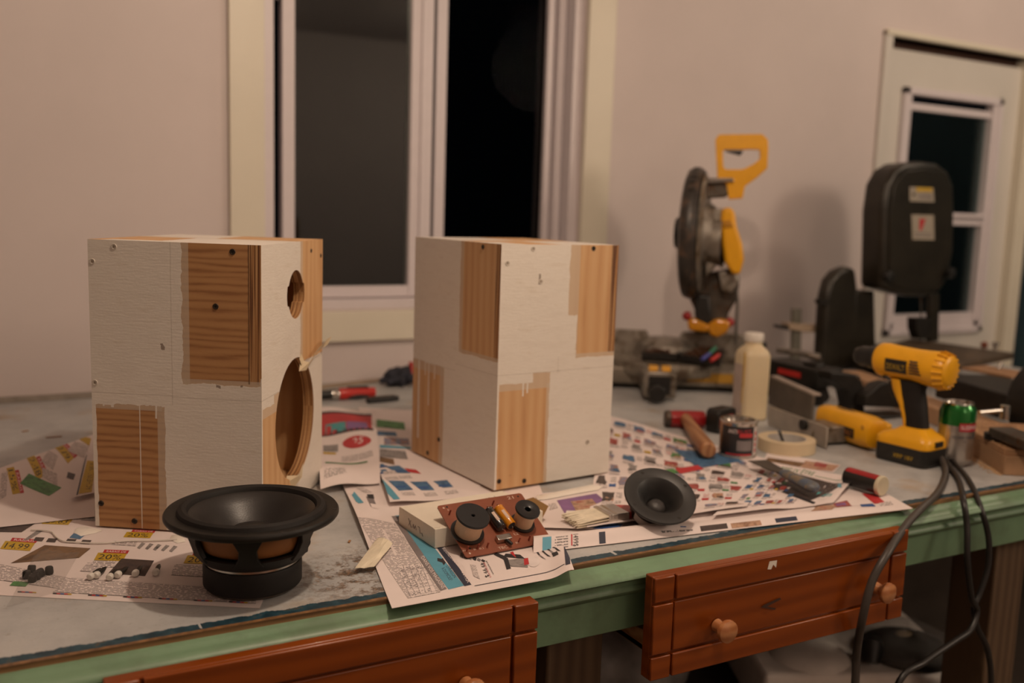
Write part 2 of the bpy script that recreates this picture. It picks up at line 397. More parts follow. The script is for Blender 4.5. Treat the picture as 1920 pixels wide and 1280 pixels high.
g = MB(); dbox(g, a[0]+.04, a[1]-.04, .045, .049, a[2]+.04, .47, glass_mat('door_glass', 0.9)); g.build('lower_pane', dn, smooth=0)
t = MB(); t.box(2.722, 2.758, YW-.014, YW+.06, ZF, 1.108, DOORW); t.box(3.53, 3.60, YW-.014, YW+.06, ZF, 1.108, CREAM)
t.box(2.722, 3.60, YW-.020, YW+.06, 1.092, 1.112, CREAM)
struct('trim_2', t, smooth=0, bev=0.003)
struct('trim_3', MB().box(2.758, 3.53, YW+.05, YW+.07, 1.056, 1.094, M('rusty_seal', (0.06, 0.025, 0.015), 0.8)), smooth=0)

struct('trim_4', MB().box(-1.6, 0.62, YW-.012, YW, .0004, .013, M('dusty_grey_strip', (0.30, 0.26, 0.22), .7, var=.2)), smooth=0)
# ---------------------------------------------------------------- the workbench
BX0, BX1, BYF = -1.6, 2.95, 1.010
def bench_top_mat():
    m, nt, b = newmat('worn_grey_bench_paint'); uv = ND(nt, 'ShaderNodeTexCoord').outputs['UV']
    base = RAMP(nt, NOISE(nt, uv, 9, 5, 0.65), [(0.3, (0.34, 0.34, 0.34)), (0.55, (0.45, 0.45, 0.445)), (0.75, (0.52, 0.50, 0.47))])
    ochre = RAMP(nt, NOISE(nt, SCALE(nt, uv, (1, 1, 1), (3.1, 1.7, 0)), 6.5, 4, 0.6), [(0.57, (0, 0, 0)), (0.70, (1, 1, 1))])
    c = MIX(nt, MATH(nt, 'MULTIPLY', ochre, 0.55), base, (0.36, 0.22, 0.09))
    gr = NOISE(nt, uv, 120, 4, 0.7); gm = RAMP(nt, gr, [(0.60, (0, 0, 0)), (0.68, (1, 1, 1))])
    c = MIX(nt, MATH(nt, 'MULTIPLY', gm, 0.35), c, (0.20, 0.15, 0.10))
    # rust and glue crust in front of the centre
    sp = ND(nt, 'ShaderNodeSeparateXYZ'); nt.links.new(uv, sp.inputs[0])
    dx = MATH(nt, 'DIVIDE', MATH(nt, 'SUBTRACT', sp.outputs[0], 0.44), 0.17); dy = MATH(nt, 'DIVIDE', MATH(nt, 'SUBTRACT', sp.outputs[1], 1.09), 0.12)
    rr = MATH(nt, 'SQRT', MATH(nt, 'ADD', MATH(nt, 'MULTIPLY', dx, dx), MATH(nt, 'MULTIPLY', dy, dy)))
    near = RAMP(nt, rr, [(0.45, (1, 1, 1)), (1.0, (0, 0, 0))])
    crust = RAMP(nt, NOISE(nt, uv, 42, 6, 0.75), [(0.46, (0, 0, 0)), (0.58, (1, 1, 1))])
    c = MIX(nt, MATH(nt, 'MULTIPLY', MATH(nt, 'MULTIPLY', crust, near), 0.9), c, RAMP(nt, NOISE(nt, uv, 200, 2), [(0.35, (0.035, 0.022, 0.012)), (0.65, (0.20, 0.10, 0.035))]))
    # dark teal undercoat where the grey has worn off along the front edge
    ed = MATH(nt, 'ADD', sp.outputs[1], MATH(nt, 'MULTIPLY', MATH(nt, 'SUBTRACT', NOISE(nt, SCALE(nt, uv, (1, 0.1, 1)), 40, 5, 0.7), 0.5), 0.020))
    drip = MATH(nt, 'MULTIPLY', MATH(nt, 'GREATER_THAN', NOISE(nt, SCALE(nt, uv, (1, 0.02, 1)), 55, 1), 0.71), 0.012)
    em = MATH(nt, 'LESS_THAN', MATH(nt, 'ADD', ed, drip), BYF+0.021)
    c = MIX(nt, em, c, RAMP(nt, NOISE(nt, uv, 60, 4), [(0.4, (0.008, 0.030, 0.045)), (0.6, (0.016, 0.060, 0.085)), (0.72, (0.10, 0.07, 0.04))]))
    ply = MATH(nt, 'LESS_THAN', MATH(nt, 'ADD', sp.outputs[1], MATH(nt, 'MULTIPLY', NOISE(nt, uv, 30, 4), 0.004)), BYF+0.008)
    c = MIX(nt, ply, c, RAMP(nt, NOISE(nt, uv, 90, 4), [(0.35, (0.10, 0.05, 0.02)), (0.7, (0.30, 0.15, 0.06))]))
    nt.links.new(c, b.inputs['Base Color']); b.inputs['Roughness'].default_value = 0.5
    BUMP(nt, b, MATH(nt, 'ADD', NOISE(nt, uv, 80, 5), MATH(nt, 'MULTIPLY', MATH(nt, 'MULTIPLY', crust, near), 0.6)), 0.35, 0.002); return m
GREENP = M('green_bench_paint', (0.165, 0.275, 0.165), 0.42, var=0.10, vs=12, bump=0.08, bs=60, dirt=(0.13, 0.20, 0.12), dirts=9)
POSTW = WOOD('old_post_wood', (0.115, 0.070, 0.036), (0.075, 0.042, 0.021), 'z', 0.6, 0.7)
bench = thing('workbench', 'long wooden workbench with worn grey top and green moulded front edge', 'workbench', (0.7, 1.7, ZF))
B = TR(-0.7, -1.7, -ZF)
PLYE = WOOD('plywood_edge', (0.30, 0.16, 0.07), (0.10, 0.05, 0.02), 'x')
mb = MB(); bm_ = bench_top_mat()
mb.add([(BX0, BYF, 0), (BX1, BYF, 0), (BX1, YW-.002, 0), (BX0, YW-.002, 0)], [(0, 1, 2, 3)], bm_, B, [[(BX0, BYF), (BX1, BYF), (BX1, YW), (BX0, YW)]])
V = [(BX0, BYF, 0), (BX1, BYF, 0), (BX1, YW-.002, 0), (BX0, YW-.002, 0)]; V += [(x, y, -.02) for x, y, z in V]
mb.add(V, [(0, 4, 5, 1), (1, 5, 6, 2), (2, 6, 7, 3), (3, 7, 4, 0), (7, 6, 5, 4)], PLYE, B)
mb.build('bench_top', bench, smooth=0)
prof = [(1.014, -.006), (1.000, -.008), (.997, -.0105), (.992, -.0105), (.984, -.0125), (.979, -.0165), (.978, -.020), (.982, -.0235), (.988, -.0255), (.991, -.028), (.991, -.0335), (.988, -.036), (.987, -.040), (.990, -.044), (.996, -.047), (1.0, -.051), (1.014, -.051)]
mb = MB(); secs = [[(x, y, z) for y, z in prof] for x in (BX0, BX1)]; mb.loft(secs, GREENP, B); mb.build('green_moulding', bench, smooth=50)
MB().box(BX0, BX1, 1.000, 1.025, -.100, -.021, GREENP, B).build('green_apron', bench, bev=0.002)
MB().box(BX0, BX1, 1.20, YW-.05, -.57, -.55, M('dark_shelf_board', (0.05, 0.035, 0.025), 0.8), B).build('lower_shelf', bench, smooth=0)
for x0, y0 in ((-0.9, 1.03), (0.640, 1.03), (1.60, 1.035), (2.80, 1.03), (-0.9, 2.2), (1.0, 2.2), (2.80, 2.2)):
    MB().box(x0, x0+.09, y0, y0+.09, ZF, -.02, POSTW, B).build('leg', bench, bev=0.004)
ORW = WOOD('orange_varnished_pine', (0.245, 0.052, 0.0035), (0.185, 0.036, 0.0022), 'x', 0.55, 0.30, 0.06, 0.05)
KNW = WOOD('knob_wood', (0.50, 0.22, 0.09), (0.38, 0.14, 0.05), 'x', 1.0, 0.25, 0.5, 0)
def drawer(x0, x1, knobs, marks):
    yf, zt, zb = 0.950, -.0115, -.1545
    m = MB(); m.box(x0, x1, yf+.006, yf+.022, zb, zt, ORW, B)
    st, g_ = .036, .0035; c1 = zt-.036; c2_ = zb+.034
    for (a0, a1) in ((x0, x0+st-g_), (x0+st, x1-st), (x1-st+g_, x1)):
        m.box(a0, a1, yf, yf+.007, c1+g_/2, zt, ORW, B); m.box(a0, a1, yf, yf+.007, zb, c2_-g_/2, ORW, B)
        dd = .0 if a1-a0 < .1 else .0015
        m.box(a0, a1, yf+dd, yf+.007, c2_+g_/2, c1-g_/2, ORW, B)
    m.box(x0+.02, x1-.02, yf+.022, 1.45, zb+.02, zb+.03, PINE, B)
    for sx in (x0+.02, x1-.035): m.box(sx, sx+.015, yf+.022, 1.45, zb+.02, zt-.095, PINE, B)
    o = m.build('drawer', bench, bev=0.0016, smooth=30)
    for kx, kz in knobs:
        k = MB(); T = B @ TR(kx, yf, kz) @ ROT(math.pi/2, 'X')
        k.lathe([(0, 0), (.0095, 0), (.0085, .006), (.0075, .011), (.0105, .015), (.0155, .018), (.0165, .021), (.0155, .025), (.011, .0275), (0, .0285)], KNW, 28, T); k.build('knob', o)
    if marks:
        k = MB()
        q = [PY(px, py, yf-.0004) for px, py in ((1427, 1138), (1432, 1134), (1462, 1120), (1465, 1123), (1438, 1137), (1455, 1140), (1453, 1143))]
        k.add([Vector(p) for p in q], [(0, 1, 2, 3, 4), (0, 4, 5, 6)], M('scuff_mark', (0.05, 0.02, 0.012), 0.7), B); k.build('scuff_mark', o, smooth=0); k = MB()
        q = [PY(px, py, yf-.0003) for px, py in ((1443, 1052), (1457, 1050), (1455, 1064), (1450, 1058), (1446, 1067), (1439, 1067))]
        k.add([Vector(p) for p in q], [tuple(range(6))], WHITEPAINT, B); k.build('paint_mark', o, smooth=0)
    return o
drawer(0.752, 1.242, ((0.862, -.096), (1.178, -.096)), True)
drawer(0.085, 0.575, ((0.190, -.096), (0.478, -.096)), False)

# ---------------------------------------------------------------- the two loudspeaker cabinets
def rect_mask_group():
    g = bpy.data.node_groups.new('rect_mask', 'ShaderNodeTree')
    for n in ('Vector',): g.interface.new_socket(n, in_out='INPUT', socket_type='NodeSocketVector')
    for n in ('u0', 'u1', 'v0', 'v1'): g.interface.new_socket(n, in_out='INPUT', socket_type='NodeSocketFloat')
    g.interface.new_socket('Mask', in_out='OUTPUT', socket_type='NodeSocketFloat')
    gi = g.nodes.new('NodeGroupInput'); go = g.nodes.new('NodeGroupOutput')
    sp = g.nodes.new('ShaderNodeSeparateXYZ'); g.links.new(gi.outputs[0], sp.inputs[0])
    def m(op, a, b):
        n = g.nodes.new('ShaderNodeMath'); n.operation = op; g.links.new(a, n.inputs[0]); g.links.new(b, n.inputs[1]); return n.outputs[0]
    r = m('MULTIPLY', m('MULTIPLY', m('GREATER_THAN', sp.outputs[0], gi.outputs[1]), m('LESS_THAN', sp.outputs[0], gi.outputs[2])),
          m('MULTIPLY', m('GREATER_THAN', sp.outputs[1], gi.outputs[3]), m('LESS_THAN', sp.outputs[1], gi.outputs[4])))
    g.links.new(r, go.inputs[0]); return g
RM = rect_mask_group()
def cabinet_mat(name, layers, hgrain_max_u):
    m, nt, b = newmat(name); uv = ND(nt, 'ShaderNodeTexCoord').outputs['UV']
    sp = ND(nt, 'ShaderNodeSeparateXYZ'); nt.links.new(uv, sp.inputs[0])
    def grain(sc, lo, mid, hi, seed):
        v = SCALE(nt, uv, sc, seed); wv = ND(nt, 'ShaderNodeTexWave', wave_type='BANDS', bands_direction='Y'); nt.links.new(v, wv.inputs[0])
        wv.inputs['Scale'].default_value = 1.3; wv.inputs['Distortion'].default_value = 11; wv.inputs['Detail'].default_value = 3; wv.inputs['Detail Scale'].default_value = 0.55; wv.inputs['Detail Roughness'].default_value = .6
        n = NOISE(nt, v, 4.5, 5, 0.65)
        return RAMP(nt, MATH(nt, 'ADD', MATH(nt, 'MULTIPLY', wv.outputs[1], .36), MATH(nt, 'MULTIPLY', n, .64)), [(0.28, hi), (0.56, mid), (0.72, lo), (0.95, lo)])
    gh = grain((3.0, 23, 1), (0.29, 0.130, 0.048), (0.41, 0.205, 0.080), (0.46, 0.245, 0.100), (0, 0, 0))
    vr = ND(nt, 'ShaderNodeCombineXYZ'); nt.links.new(sp.outputs[1], vr.inputs[0]); nt.links.new(sp.outputs[0], vr.inputs[1])
    def grainv():
        v = SCALE(nt, vr.outputs[0], (2.0, 13, 1), (.3, .7, 0)); wv = ND(nt, 'ShaderNodeTexWave', wave_type='BANDS', bands_direction='Y'); nt.links.new(v, wv.inputs[0])
        wv.inputs['Scale'].default_value = 1.1; wv.inputs['Distortion'].default_value = 12; wv.inputs['Detail'].default_value = 3; wv.inputs['Detail Scale'].default_value = 0.45
        n = NOISE(nt, v, 2.5, 4, 0.6)
        return RAMP(nt, MATH(nt, 'ADD', MATH(nt, 'MULTIPLY', wv.outputs[1], .32), MATH(nt, 'MULTIPLY', n, .68)), [(0.25, (0.62, 0.385, 0.195)), (0.6, (0.565, 0.325, 0.150)), (0.85, (0.44, 0.225, 0.095))])
    gv = grainv()
    c = MIX(nt, MATH(nt, 'LESS_THAN', sp.outputs[0], hgrain_max_u), gv, gh)
    # small knots
    kn = RAMP(nt, NOISE(nt, uv, 26, 2), [(0.74, (0, 0, 0)), (0.78, (1, 1, 1))]); c = MIX(nt, MATH(nt, 'MULTIPLY', kn, .6), c, (0.12, 0.05, 0.02))
    # loose plies along exposed edges
    pw = NOISE(nt, SCALE(nt, uv, (330, 4, 1)), 1.0, 2)
    plyc = RAMP(nt, pw, [(0.38, (0.10, 0.035, 0.012)), (0.5, (0.36, 0.17, 0.06)), (0.62, (0.52, 0.31, 0.14))])
    nz = ND(nt, 'ShaderNodeTexNoise'); nt.links.new(uv, nz.inputs['Vector']); nz.inputs['Scale'].default_value = 38; nz.inputs['Detail'].default_value = 4; nz.inputs['Roughness'].default_value = .6
    off = ND(nt, 'ShaderNodeVectorMath', operation='SUBTRACT'); nt.links.new(nz.outputs['Color'], off.inputs[0]); off.inputs[1].default_value = (.5, .5, .5)
    paintmask = None
    brush = NOISE(nt, SCALE(nt, uv, (10, 60, 1)), 6, 4, 0.6)
    thin = RAMP(nt, NOISE(nt, SCALE(nt, uv, (8, 30, 1)), 2.2, 5, 0.65), [(0.3, (0.70, 0.635, 0.56)), (0.55, (0.745, 0.685, 0.61)), (0.8, (0.64, 0.56, 0.47))])
    for kind, u0, u1, v0, v1, wob in layers:
        sc = ND(nt, 'ShaderNodeVectorMath', operation='SCALE'); nt.links.new(off.outputs[0], sc.inputs[0]); sc.inputs['Scale'].default_value = wob*2
        ad = ND(nt, 'ShaderNodeVectorMath', operation='ADD'); nt.links.new(uv, ad.inputs[0]); nt.links.new(sc.outputs[0], ad.inputs[1])
        g = ND(nt, 'ShaderNodeGroup'); g.node_tree = RM; nt.links.new(ad.outputs[0], g.inputs[0])
        for k, val in enumerate((u0, u1, v0, v1)): g.inputs[k+1].default_value = val
        k = g.outputs[0]
        if kind == 'paint':
            c = MIX(nt, k, c, thin); paintmask = k if paintmask is None else MATH(nt, 'MAXIMUM', paintmask, k)
        elif kind == 'tape': c = MIX(nt, MATH(nt, 'MULTIPLY', k, .62), c, (0.56, 0.47, 0.37))
        elif kind == 'ply': c = MIX(nt, k, c, plyc)
        elif kind == 'wood': c = MIX(nt, k, c, gv)
        elif kind == 'seam': c = MIX(nt, MATH(nt, 'MULTIPLY', k, .30), c, (0.22, 0.16, 0.11))
        elif kind == 'dark': c = MIX(nt, MATH(nt, 'MULTIPLY', k, .7), c, (0.10, 0.045, 0.018))
    nt.links.new(c, b.inputs['Base Color'])
    nt.links.new(MATH(nt, 'SUBTRACT', 0.62, MATH(nt, 'MULTIPLY', paintmask, 0.22)), b.inputs['Roughness'])
    h = MATH(nt, 'ADD', MATH(nt, 'MULTIPLY', paintmask, MATH(nt, 'ADD', MATH(nt, 'MULTIPLY', brush, .5), 0.35)), MATH(nt, 'MULTIPLY', NOISE(nt, uv, 260, 2), 0.15))
    BUMP(nt, b, h, 0.55, 0.0012); return m
P_, T_, W_, Y_ = 'paint', 'tape', 'wood', 'ply'
def offs(ls, o): return [(k, a+o, b+o, c, d, w_) for k, a, b, c, d, w_ in ls]
LA = [(Y_, -.002, .017, .212, .41, .0005), (T_, .100, .126, .19, .41, 0), (T_, .134, .147, -.01, .20, 0), (T_, -.01, .125, .188, .2155, 0), (T_, .14, .24, .1685, .195, 0),
      (P_, .110, .3, .1755, .42, .007), (P_, -.01, .1365, -.01, .194, .004), (P_, -.01, .124, .185, .209, .006), (P_, .138, .150, .176, .2, .004),
      (P_, .2345, .25, -.01, .2, .002), (P_, .1715, .1728, -.01, .19, 0), (P_, .209, .213, .171, .19, .001), (P_, .222, .2245, .172, .19, .001), (P_, .1475, .1500, .158, .19, .0008), (P_, -.01, .0012, -.01, .22, .001), ('dark', .016, .0185, .212, .4, .001),
      ('seam', -.01, .1255, .1885, .1898, .0004), ('seam', .1245, .1256, .178, .41, .0006), ('seam', .1255, .3, .190, .1911, .0005), ('dark', .059, .064, .204, .208, .012), ('dark', .137, .141, .254, .260, .008), ('dark', .026, .029, .207, .210, .006)]
LB = [(T_, .164, .182, .205, .41, 0), (T_, .0, .075, .163, .192, 0), (T_, .13, .155, -.01, .2, 0), (P_, -.01, .171, .188, .42, .004), (P_, .0, .05, .176, .2, .004), (P_, .149, .31, -.01, .2145, .003),
      (P_, -.01, .0035, -.01, .42, .0015), (P_, .17, .31, .19, .2155, .003), ('seam', -.01, .07, .1885, .190, .0006), ('seam', .155, .3, .2145, .2156, .0006)]
LT = [(P_, .09, .3, -.01, .16, .006), (P_, -.01, .11, .15, .31, .006), (T_, .0, .3, .15, .17, 0), (P_, .02, .3, -.01, .03, .004)]
RA = [(Y_, -.002, .014, .214, .41, .0005), (T_, .114, .134, .20, .41, 0), (T_, .168, .186, -.01, .185, 0), (T_, .168, .29, .160, .19, 0), (T_, -.01, .13, .19, .217, 0),
      (P_, .124, .31, .176, .42, .004), (P_, -.01, .1725, -.01, .196, .003), (P_, -.01, .134, .186, .211, .004), (P_, .226, .2295, .098, .185, .001), (P_, .205, .208, .15, .185, .001), (P_, .262, .268, .03, .185, .002),
      (P_, .240, .243, .152, .185, .001), (P_, -.01, .0012, -.01, .2, .001), ('seam', -.01, .134, .1885, .1896, .0005), ('seam', .134, .3, .176, .177, .0005)]
RB = [(Y_, .228, .25, .214, .41, .0004), ('dark', .226, .2285, .216, .4, .001), (T_, .130, .158, .205, .41, 0), (T_, -.01, .115, .163, .192, 0), (T_, .098, .112, -.01, .17, 0), (T_, .118, .25, .19, .2165, 0),
      (P_, -.01, .137, .189, .42, .004), (P_, .12, .156, .19, .283, .004), (P_, .104, .3, -.01, .198, .003), (P_, .118, .25, .185, .209, .005), (P_, -.01, .07, .174, .195, .003),
      (P_, .049, .052, .152, .18, .0008), (P_, .0575, .0605, .157, .18, .0008), (P_, -.01, .0035, -.01, .42, .0015), ('seam', -.01, .126, .189, .1902, .0005), ('seam', .118, .25, .1895, .1906, .0005), ('seam', .1195, .1205, .186, .214, .0004), ('dark', .074, .078, .335, .352, .003)]
RT = [(P_, .15, .3, .12, .3, .005), (P_, -.01, .15, -.01, .13, .005), (P_, .2, .3, -.01, .05, .005), (P_, -.01, .3, -.01, .008, .003)]
HC = 0.400
def uvface(mb, pts, m, fn):
    mb.add(pts, [tuple(range(len(pts)))], m, None, [[fn(p) for p in pts]])
def cab_panel(name, root, m, x0, x1, y0, y1, z0, z1, lx, ly):
    """one plywood panel; UVs continue over the cabinet so paint runs across joints"""
    mb = MB()
    X = lambda p: lx/2-p[0]; Yv = lambda p: p[1]+ly/2
    def q(pts, side):
        outer = {'-y': abs(y0+ly/2) < 1e-4, '+x': abs(x1-lx/2) < 1e-4, '+z': abs(z1-HC) < 1e-4}
        if side == '-y': fn = (lambda p: (X(p), p[2])) if outer[side] else (lambda p: (X(p)+5, p[2]))
        elif side == '+x': fn = (lambda p: (Yv(p)+1, p[2])) if outer[side] else (lambda p: (Yv(p)+5, p[2]))
        elif side == '+z': fn = (lambda p: (p[0]+lx/2+2, Yv(p))) if outer[side] else (lambda p: (p[0]+5, p[1]))
        elif side in ('+y',): fn = lambda p: (X(p)+3, p[2])
        elif side == '-x': fn = lambda p: (Yv(p)+4, p[2])
        else: fn = lambda p: (p[0]+5, p[1])
        uvface(mb, pts, m, fn)
    q([(x0, y0, z0), (x1, y0, z0), (x1, y0, z1), (x0, y0, z1)], '-y'); q([(x1, y1, z0), (x0, y1, z0), (x0, y1, z1), (x1, y1, z1)], '+y')
    q([(x1, y0, z0), (x1, y1, z0), (x1, y1, z1), (x1, y0, z1)], '+x'); q([(x0, y1, z0), (x0, y0, z0), (x0, y0, z1), (x0, y1, z1)], '-x')
    q([(x0, y0, z1), (x1, y0, z1), (x1, y1, z1), (x0, y1, z1)], '+z'); q([(x0, y1, z0), (x1, y1, z0), (x1, y0, z0), (x0, y0, z0)], '-z')
    return mb.build(name, root, smooth=0, recalc=False)
SCREWD = M('dark_screw', (0.05, 0.035, 0.025), 0.45, 0.6)
SCREWW = M('painted_screw', (0.56, 0.50, 0.43), 0.4)
def screw(root, face, u, v, lx, ly, white=False, r=.0042):
    mb = MB(); m = SCREWW if white else SCREWD
    T = TR(lx/2-u, -ly/2, v) @ ROT(math.pi/2, 'X') if face == 'A' else TR(lx/2, -ly/2+u, v) @ ROT(math.pi/2, 'Y')
    mb.lathe([(0, .0002), (r*.5, .0002), (r*.55, .0007), (r*.9, .0009), (r, .0003), (r, -.004)], m, 16, T)
    k = BLACKM if not white else M('screw_recess', (0.30, 0.24, 0.18), 0.6)
    for a in (0.4, 0.4+math.pi/2): mb.box(-r*.6, r*.6, -r*.14, r*.14, .0002, .00055, k, T @ ROT(a, 'Z'))
    return mb.build('screw', root, smooth=0)
def cabinet(label, near, th, lx, ly, layers, hg, baffle):
    ex = np.array([math.cos(th), -math.sin(th)]); ey = np.array([math.sin(th), math.cos(th)])
    c = np.array(near)-ex*lx/2+ey*ly/2
    root = thing('speaker_cabinet', label, 'loudspeaker cabinet', (c[0], c[1], 0.0034 if baffle else 0.0062), -th, 'unfinished plywood speaker cabinets')
    m = cabinet_mat('painted_plywood', layers, hg); t = .017
    a, b = lx/2, ly/2
    if baffle:
        cab_panel('side_panel', root, m, -a, a-t, -b, -b+t, 0, HC, lx, ly); cab_panel('side_panel', root, m, -a, a-t, b-t, b, 0, HC, lx, ly)
        cab_panel('back_panel', root, m, -a, -a+t, -b+t, b-t, 0, HC, lx, ly)
        cab_panel('top_panel', root, m, -a+t, a-t, -b+t, b-t, HC-t, HC, lx, ly); cab_panel('bottom_panel', root, m, -a+t, a-t, -b+t, b-t, 0, t, lx, ly)
        mb = MB()
        def reg(v0, v1, cu, cv, rad):
            angs = sorted(set([2*math.pi*i/72 for i in range(72)]+[math.atan2(v-cv, u-cu) % (2*math.pi) for u in (0, ly) for v in (v0, v1)]))
            out, inn = [], []
            for q in angs:
                cs, sn = math.cos(q), math.sin(q); k = 1e9
                if abs(cs) > 1e-9: k = min(k, ((ly-cu) if cs > 0 else -cu)/cs)
                if abs(sn) > 1e-9: k = min(k, ((v1-cv) if sn > 0 else (v0-cv))/sn)
                out.append((cu+cs*k, cv+sn*k)); r = rad(q); inn.append((cu+cs*r, cv+sn*r))
            n = len(angs); P3 = lambda p, x: (x, p[0]-b, p[1])
            for i in range(n):
                j = (i+1) % n
                f = [P3(out[i], a), P3(out[j], a), P3(inn[j], a), P3(inn[i], a)]
                mb.add(f, [(0, 1, 2, 3)], m, None, [[(p[1]+b+1, p[2]) for p in f]])
                f = [P3(out[j], a-t), P3(out[i], a-t), P3(inn[i], a-t), P3(inn[j], a-t)]
                mb.add(f, [(0, 1, 2, 3)], m, None, [[(p[1]+b+5, p[2]) for p in f]])
                f = [P3(inn[i], a), P3(inn[j], a), P3(inn[j], a-t), P3(inn[i], a-t)]       # the cut edge shows the plies
                mb.add(f, [(0, 1, 2, 3)], m, None, [[(6+(a-p[0]), .3*i/n) for p in f]])
        reg(0, .232, .148, .134, lambda q: .0925)
        reg(.232, HC, .149, .322, lambda q: .0362+(.0055 if min(abs(math.sin(q)), 1) < .38 else 0))
        for (pa, pb, ax) in ((0, 0, 0),):
            pass
        for f, fn in (([(a-t, -b, 0), (a, -b, 0), (a, -b, HC), (a-t, -b, HC)], lambda p: (a-p[0], p[2])), ([(a, b, 0), (a-t, b, 0), (a-t, b, HC), (a, b, HC)], lambda p: (a-p[0]+3, p[2])),
                      ([(a-t, -b, HC), (a, -b, HC), (a, b, HC), (a-t, b, HC)], lambda p: (p[0]+a+2, p[1]+b)), ([(a-t, b, 0), (a, b, 0), (a, -b, 0), (a-t, -b, 0)], lambda p: (p[0]+5, p[1]))):
            uvface(mb, f, m, fn)
        mb.build('baffle', root, smooth=0)
    else:
        cab_panel('back_panel', root, m, -a, a, -b, -b+t, 0, HC, lx, ly) if False else None
        cab_panel('side_panel', root, m, a-t, a, -b+t, b, 0, HC, lx, ly); cab_panel('side_panel', root, m, -a, -a+t, -b+t, b, 0, HC, lx, ly)
        cab_panel('front_panel', root, m, -a, a, -b, -b+t, 0, HC, lx, ly)
        cab_panel('top_panel', root, m, -a+t, a-t, -b+t, b, HC-t, HC, lx, ly); cab_panel('bottom_panel', root, m, -a+t, a-t, -b+t, b, 0, t, lx, ly)
        cab_panel('rear_panel', root, m, -a+t, a-t, b-t, b, t, HC-t, lx, ly)
    return root
PLYI = [(Y_, 5.99, 6.03, -1, 1, 0)]
cabL = cabinet('half-painted checkered plywood speaker cabinet with round driver holes behind the big black woofer', (0.3200, 1.2730), 0.5892, 0.2402, 0.2878,
               LA+offs(LB, 1)+offs(LT, 2)+PLYI, 0.6, True)
for u, v, wh in ((.039, .39, 0), (.203, .391, 1), (.234, .37, 1), (.235, .204, 1), (.231, .033, 0), (.183, .010, 0), (.063, .316, 0)): screw(cabL, 'A', u, v, .2402, .2878, wh)
for u, v, wh in ((.224, .384, 0), (.277, .374, 0)): screw(cabL, 'B', u, v, .2402, .2878, wh, .0032)
cabR = cabinet('half-painted checkered plywood speaker cabinet without holes behind the crossover board', (0.7128, 1.3319), 1.4838, 0.2878, 0.2402, RA+offs(RB, 1)+offs(RT, 2), -1, False)
for u, v, wh in ((.055, .393, 0), (.186, .044, 0), (.226, .010, 0)): screw(cabR, 'A', u, v, .2878, .2402, wh)
for u, v, wh in ((.185, .394, 0), (.061, .393, 1), (.012, .37, 1), (.078, .34, 1), (.009, .014, 0), (.059, .008, 0), (.19, .06, 1)): screw(cabR, 'B', u, v, .2878, .2402, wh)
# a torn strip of tape peeling off at the edge of the big hole
mb = MB(); bx, by = .2402/2, -.2878/2
def ribbon(mb, pts, wid, m, th=.0004):
    """a strip of given centre points and half-width vectors, with real thickness"""
    n = len(pts); V = []
    for p, q in zip(pts, wid):
        p = Vector(p); q = Vector(q); V += [p-q, p+q]
    top = [v.copy() for v in V]
    nrm = (V[2]-V[0]).cross(V[1]-V[0]); nrm = nrm.normalized() if nrm.length > 0 else Vector((0, 0, 1))
    bot = [v-nrm*th for v in V]
    F = [(2*i, 2*i+2, 2*i+3, 2*i+1) for i in range(n-1)]; o = 2*n
    F += [(o+2*i+1, o+2*i+3, o+2*i+2, o+2*i) for i in range(n-1)]
    F += [(2*i, o+2*i, o+2*i+2, 2*i+2) for i in range(n-1)]+[(2*i+1, 2*i+3, o+2*i+3, o+2*i+1) for i in range(n-1)]
    F += [(0, 1, o+1, o), (2*n-2, o+2*n-2, o+2*n-1, 2*n-1)]
    mb.add(top+bot, F, m)
ribbon(mb, [(bx+.001, by+.165, .212), (bx+.009, by+.180, .209), (bx+.010, by+.205, .219), (bx+.006, by+.235, .224), (bx+.011, by+.255, .231), (bx+.008, by+.275, .231), (bx+.013, by+.286, .235)],
       [(0, .004, .008), (.002, .002, .006), (.003, 0, .006), (.004, .001, .006), (.004, -.002, .006), (.003, .003, .007), (.002, .004, .006)], TAPE)
mb.build('peeling_tape', cabL, smooth=0)
mb = MB(); ribbon(mb, [(bx+.001, by+.168, .226), (bx+.004, by+.172, .214), (bx+.003, by+.176, .203)], [(0, .005, .003), (.001, .006, 0), (0, .003, 0)], TAPE); mb.build('peeling_tape', cabL, smooth=0)
mb = MB(); ribbon(mb, [(bx-.004, by+.115, .047), (bx+.006, by+.135, .040), (bx+.007, by+.160, .050)], [(0, .004, .005), (.003, 0, .009), (0, .003, .010)], TAPE); mb.build('peeling_tape', cabL, smooth=0)

# ---------------------------------------------------------------- woofer, tweeter
CONE = M('black_cone', (0.016, 0.014, 0.013), 0.36, var=0.1, vs=60, bump=0.06, bs=500)
wf = thing('woofer', 'large black woofer driver lying face up on the bench front', 'loudspeaker driver', (0.2695, 1.1175, 0.0012))
MB().lathe([(0, 0), (.053, 0), (.0545, .0015), (.0545, .004), (0, .004)], DSTEEL, 64).build('back_plate', wf)
MB().lathe([(0, .004), (.0570, .004), (.0582, .006), (.0582, .030), (.0570, .032), (0, .032)], RUBBER, 64).build('magnet', wf)
MB().lathe([(.02, .032), (.0550, .032), (.0560, .033), (.0560, .036), (.0545, .037), (.02, .037)], STEEL, 64).build('top_plate', wf)
mb = MB()
mb.lathe([(.045, .037), (.0600, .037), (.064, .041), (.067, .047), (.0685, .050), (.066, .051), (.045, .046)], BLACKM, 64)
mb.lathe([(.070, .083), (.074, .079), (.0785, .082), (.080, .0855), (.0965, .0862), (.1005, .0865), (.1022, .089), (.1022, .092), (.1005, .0945), (.088, .0945), (.086, .0930), (.074, .0925)], BLACKM, 96)
mb.build('basket', wf)
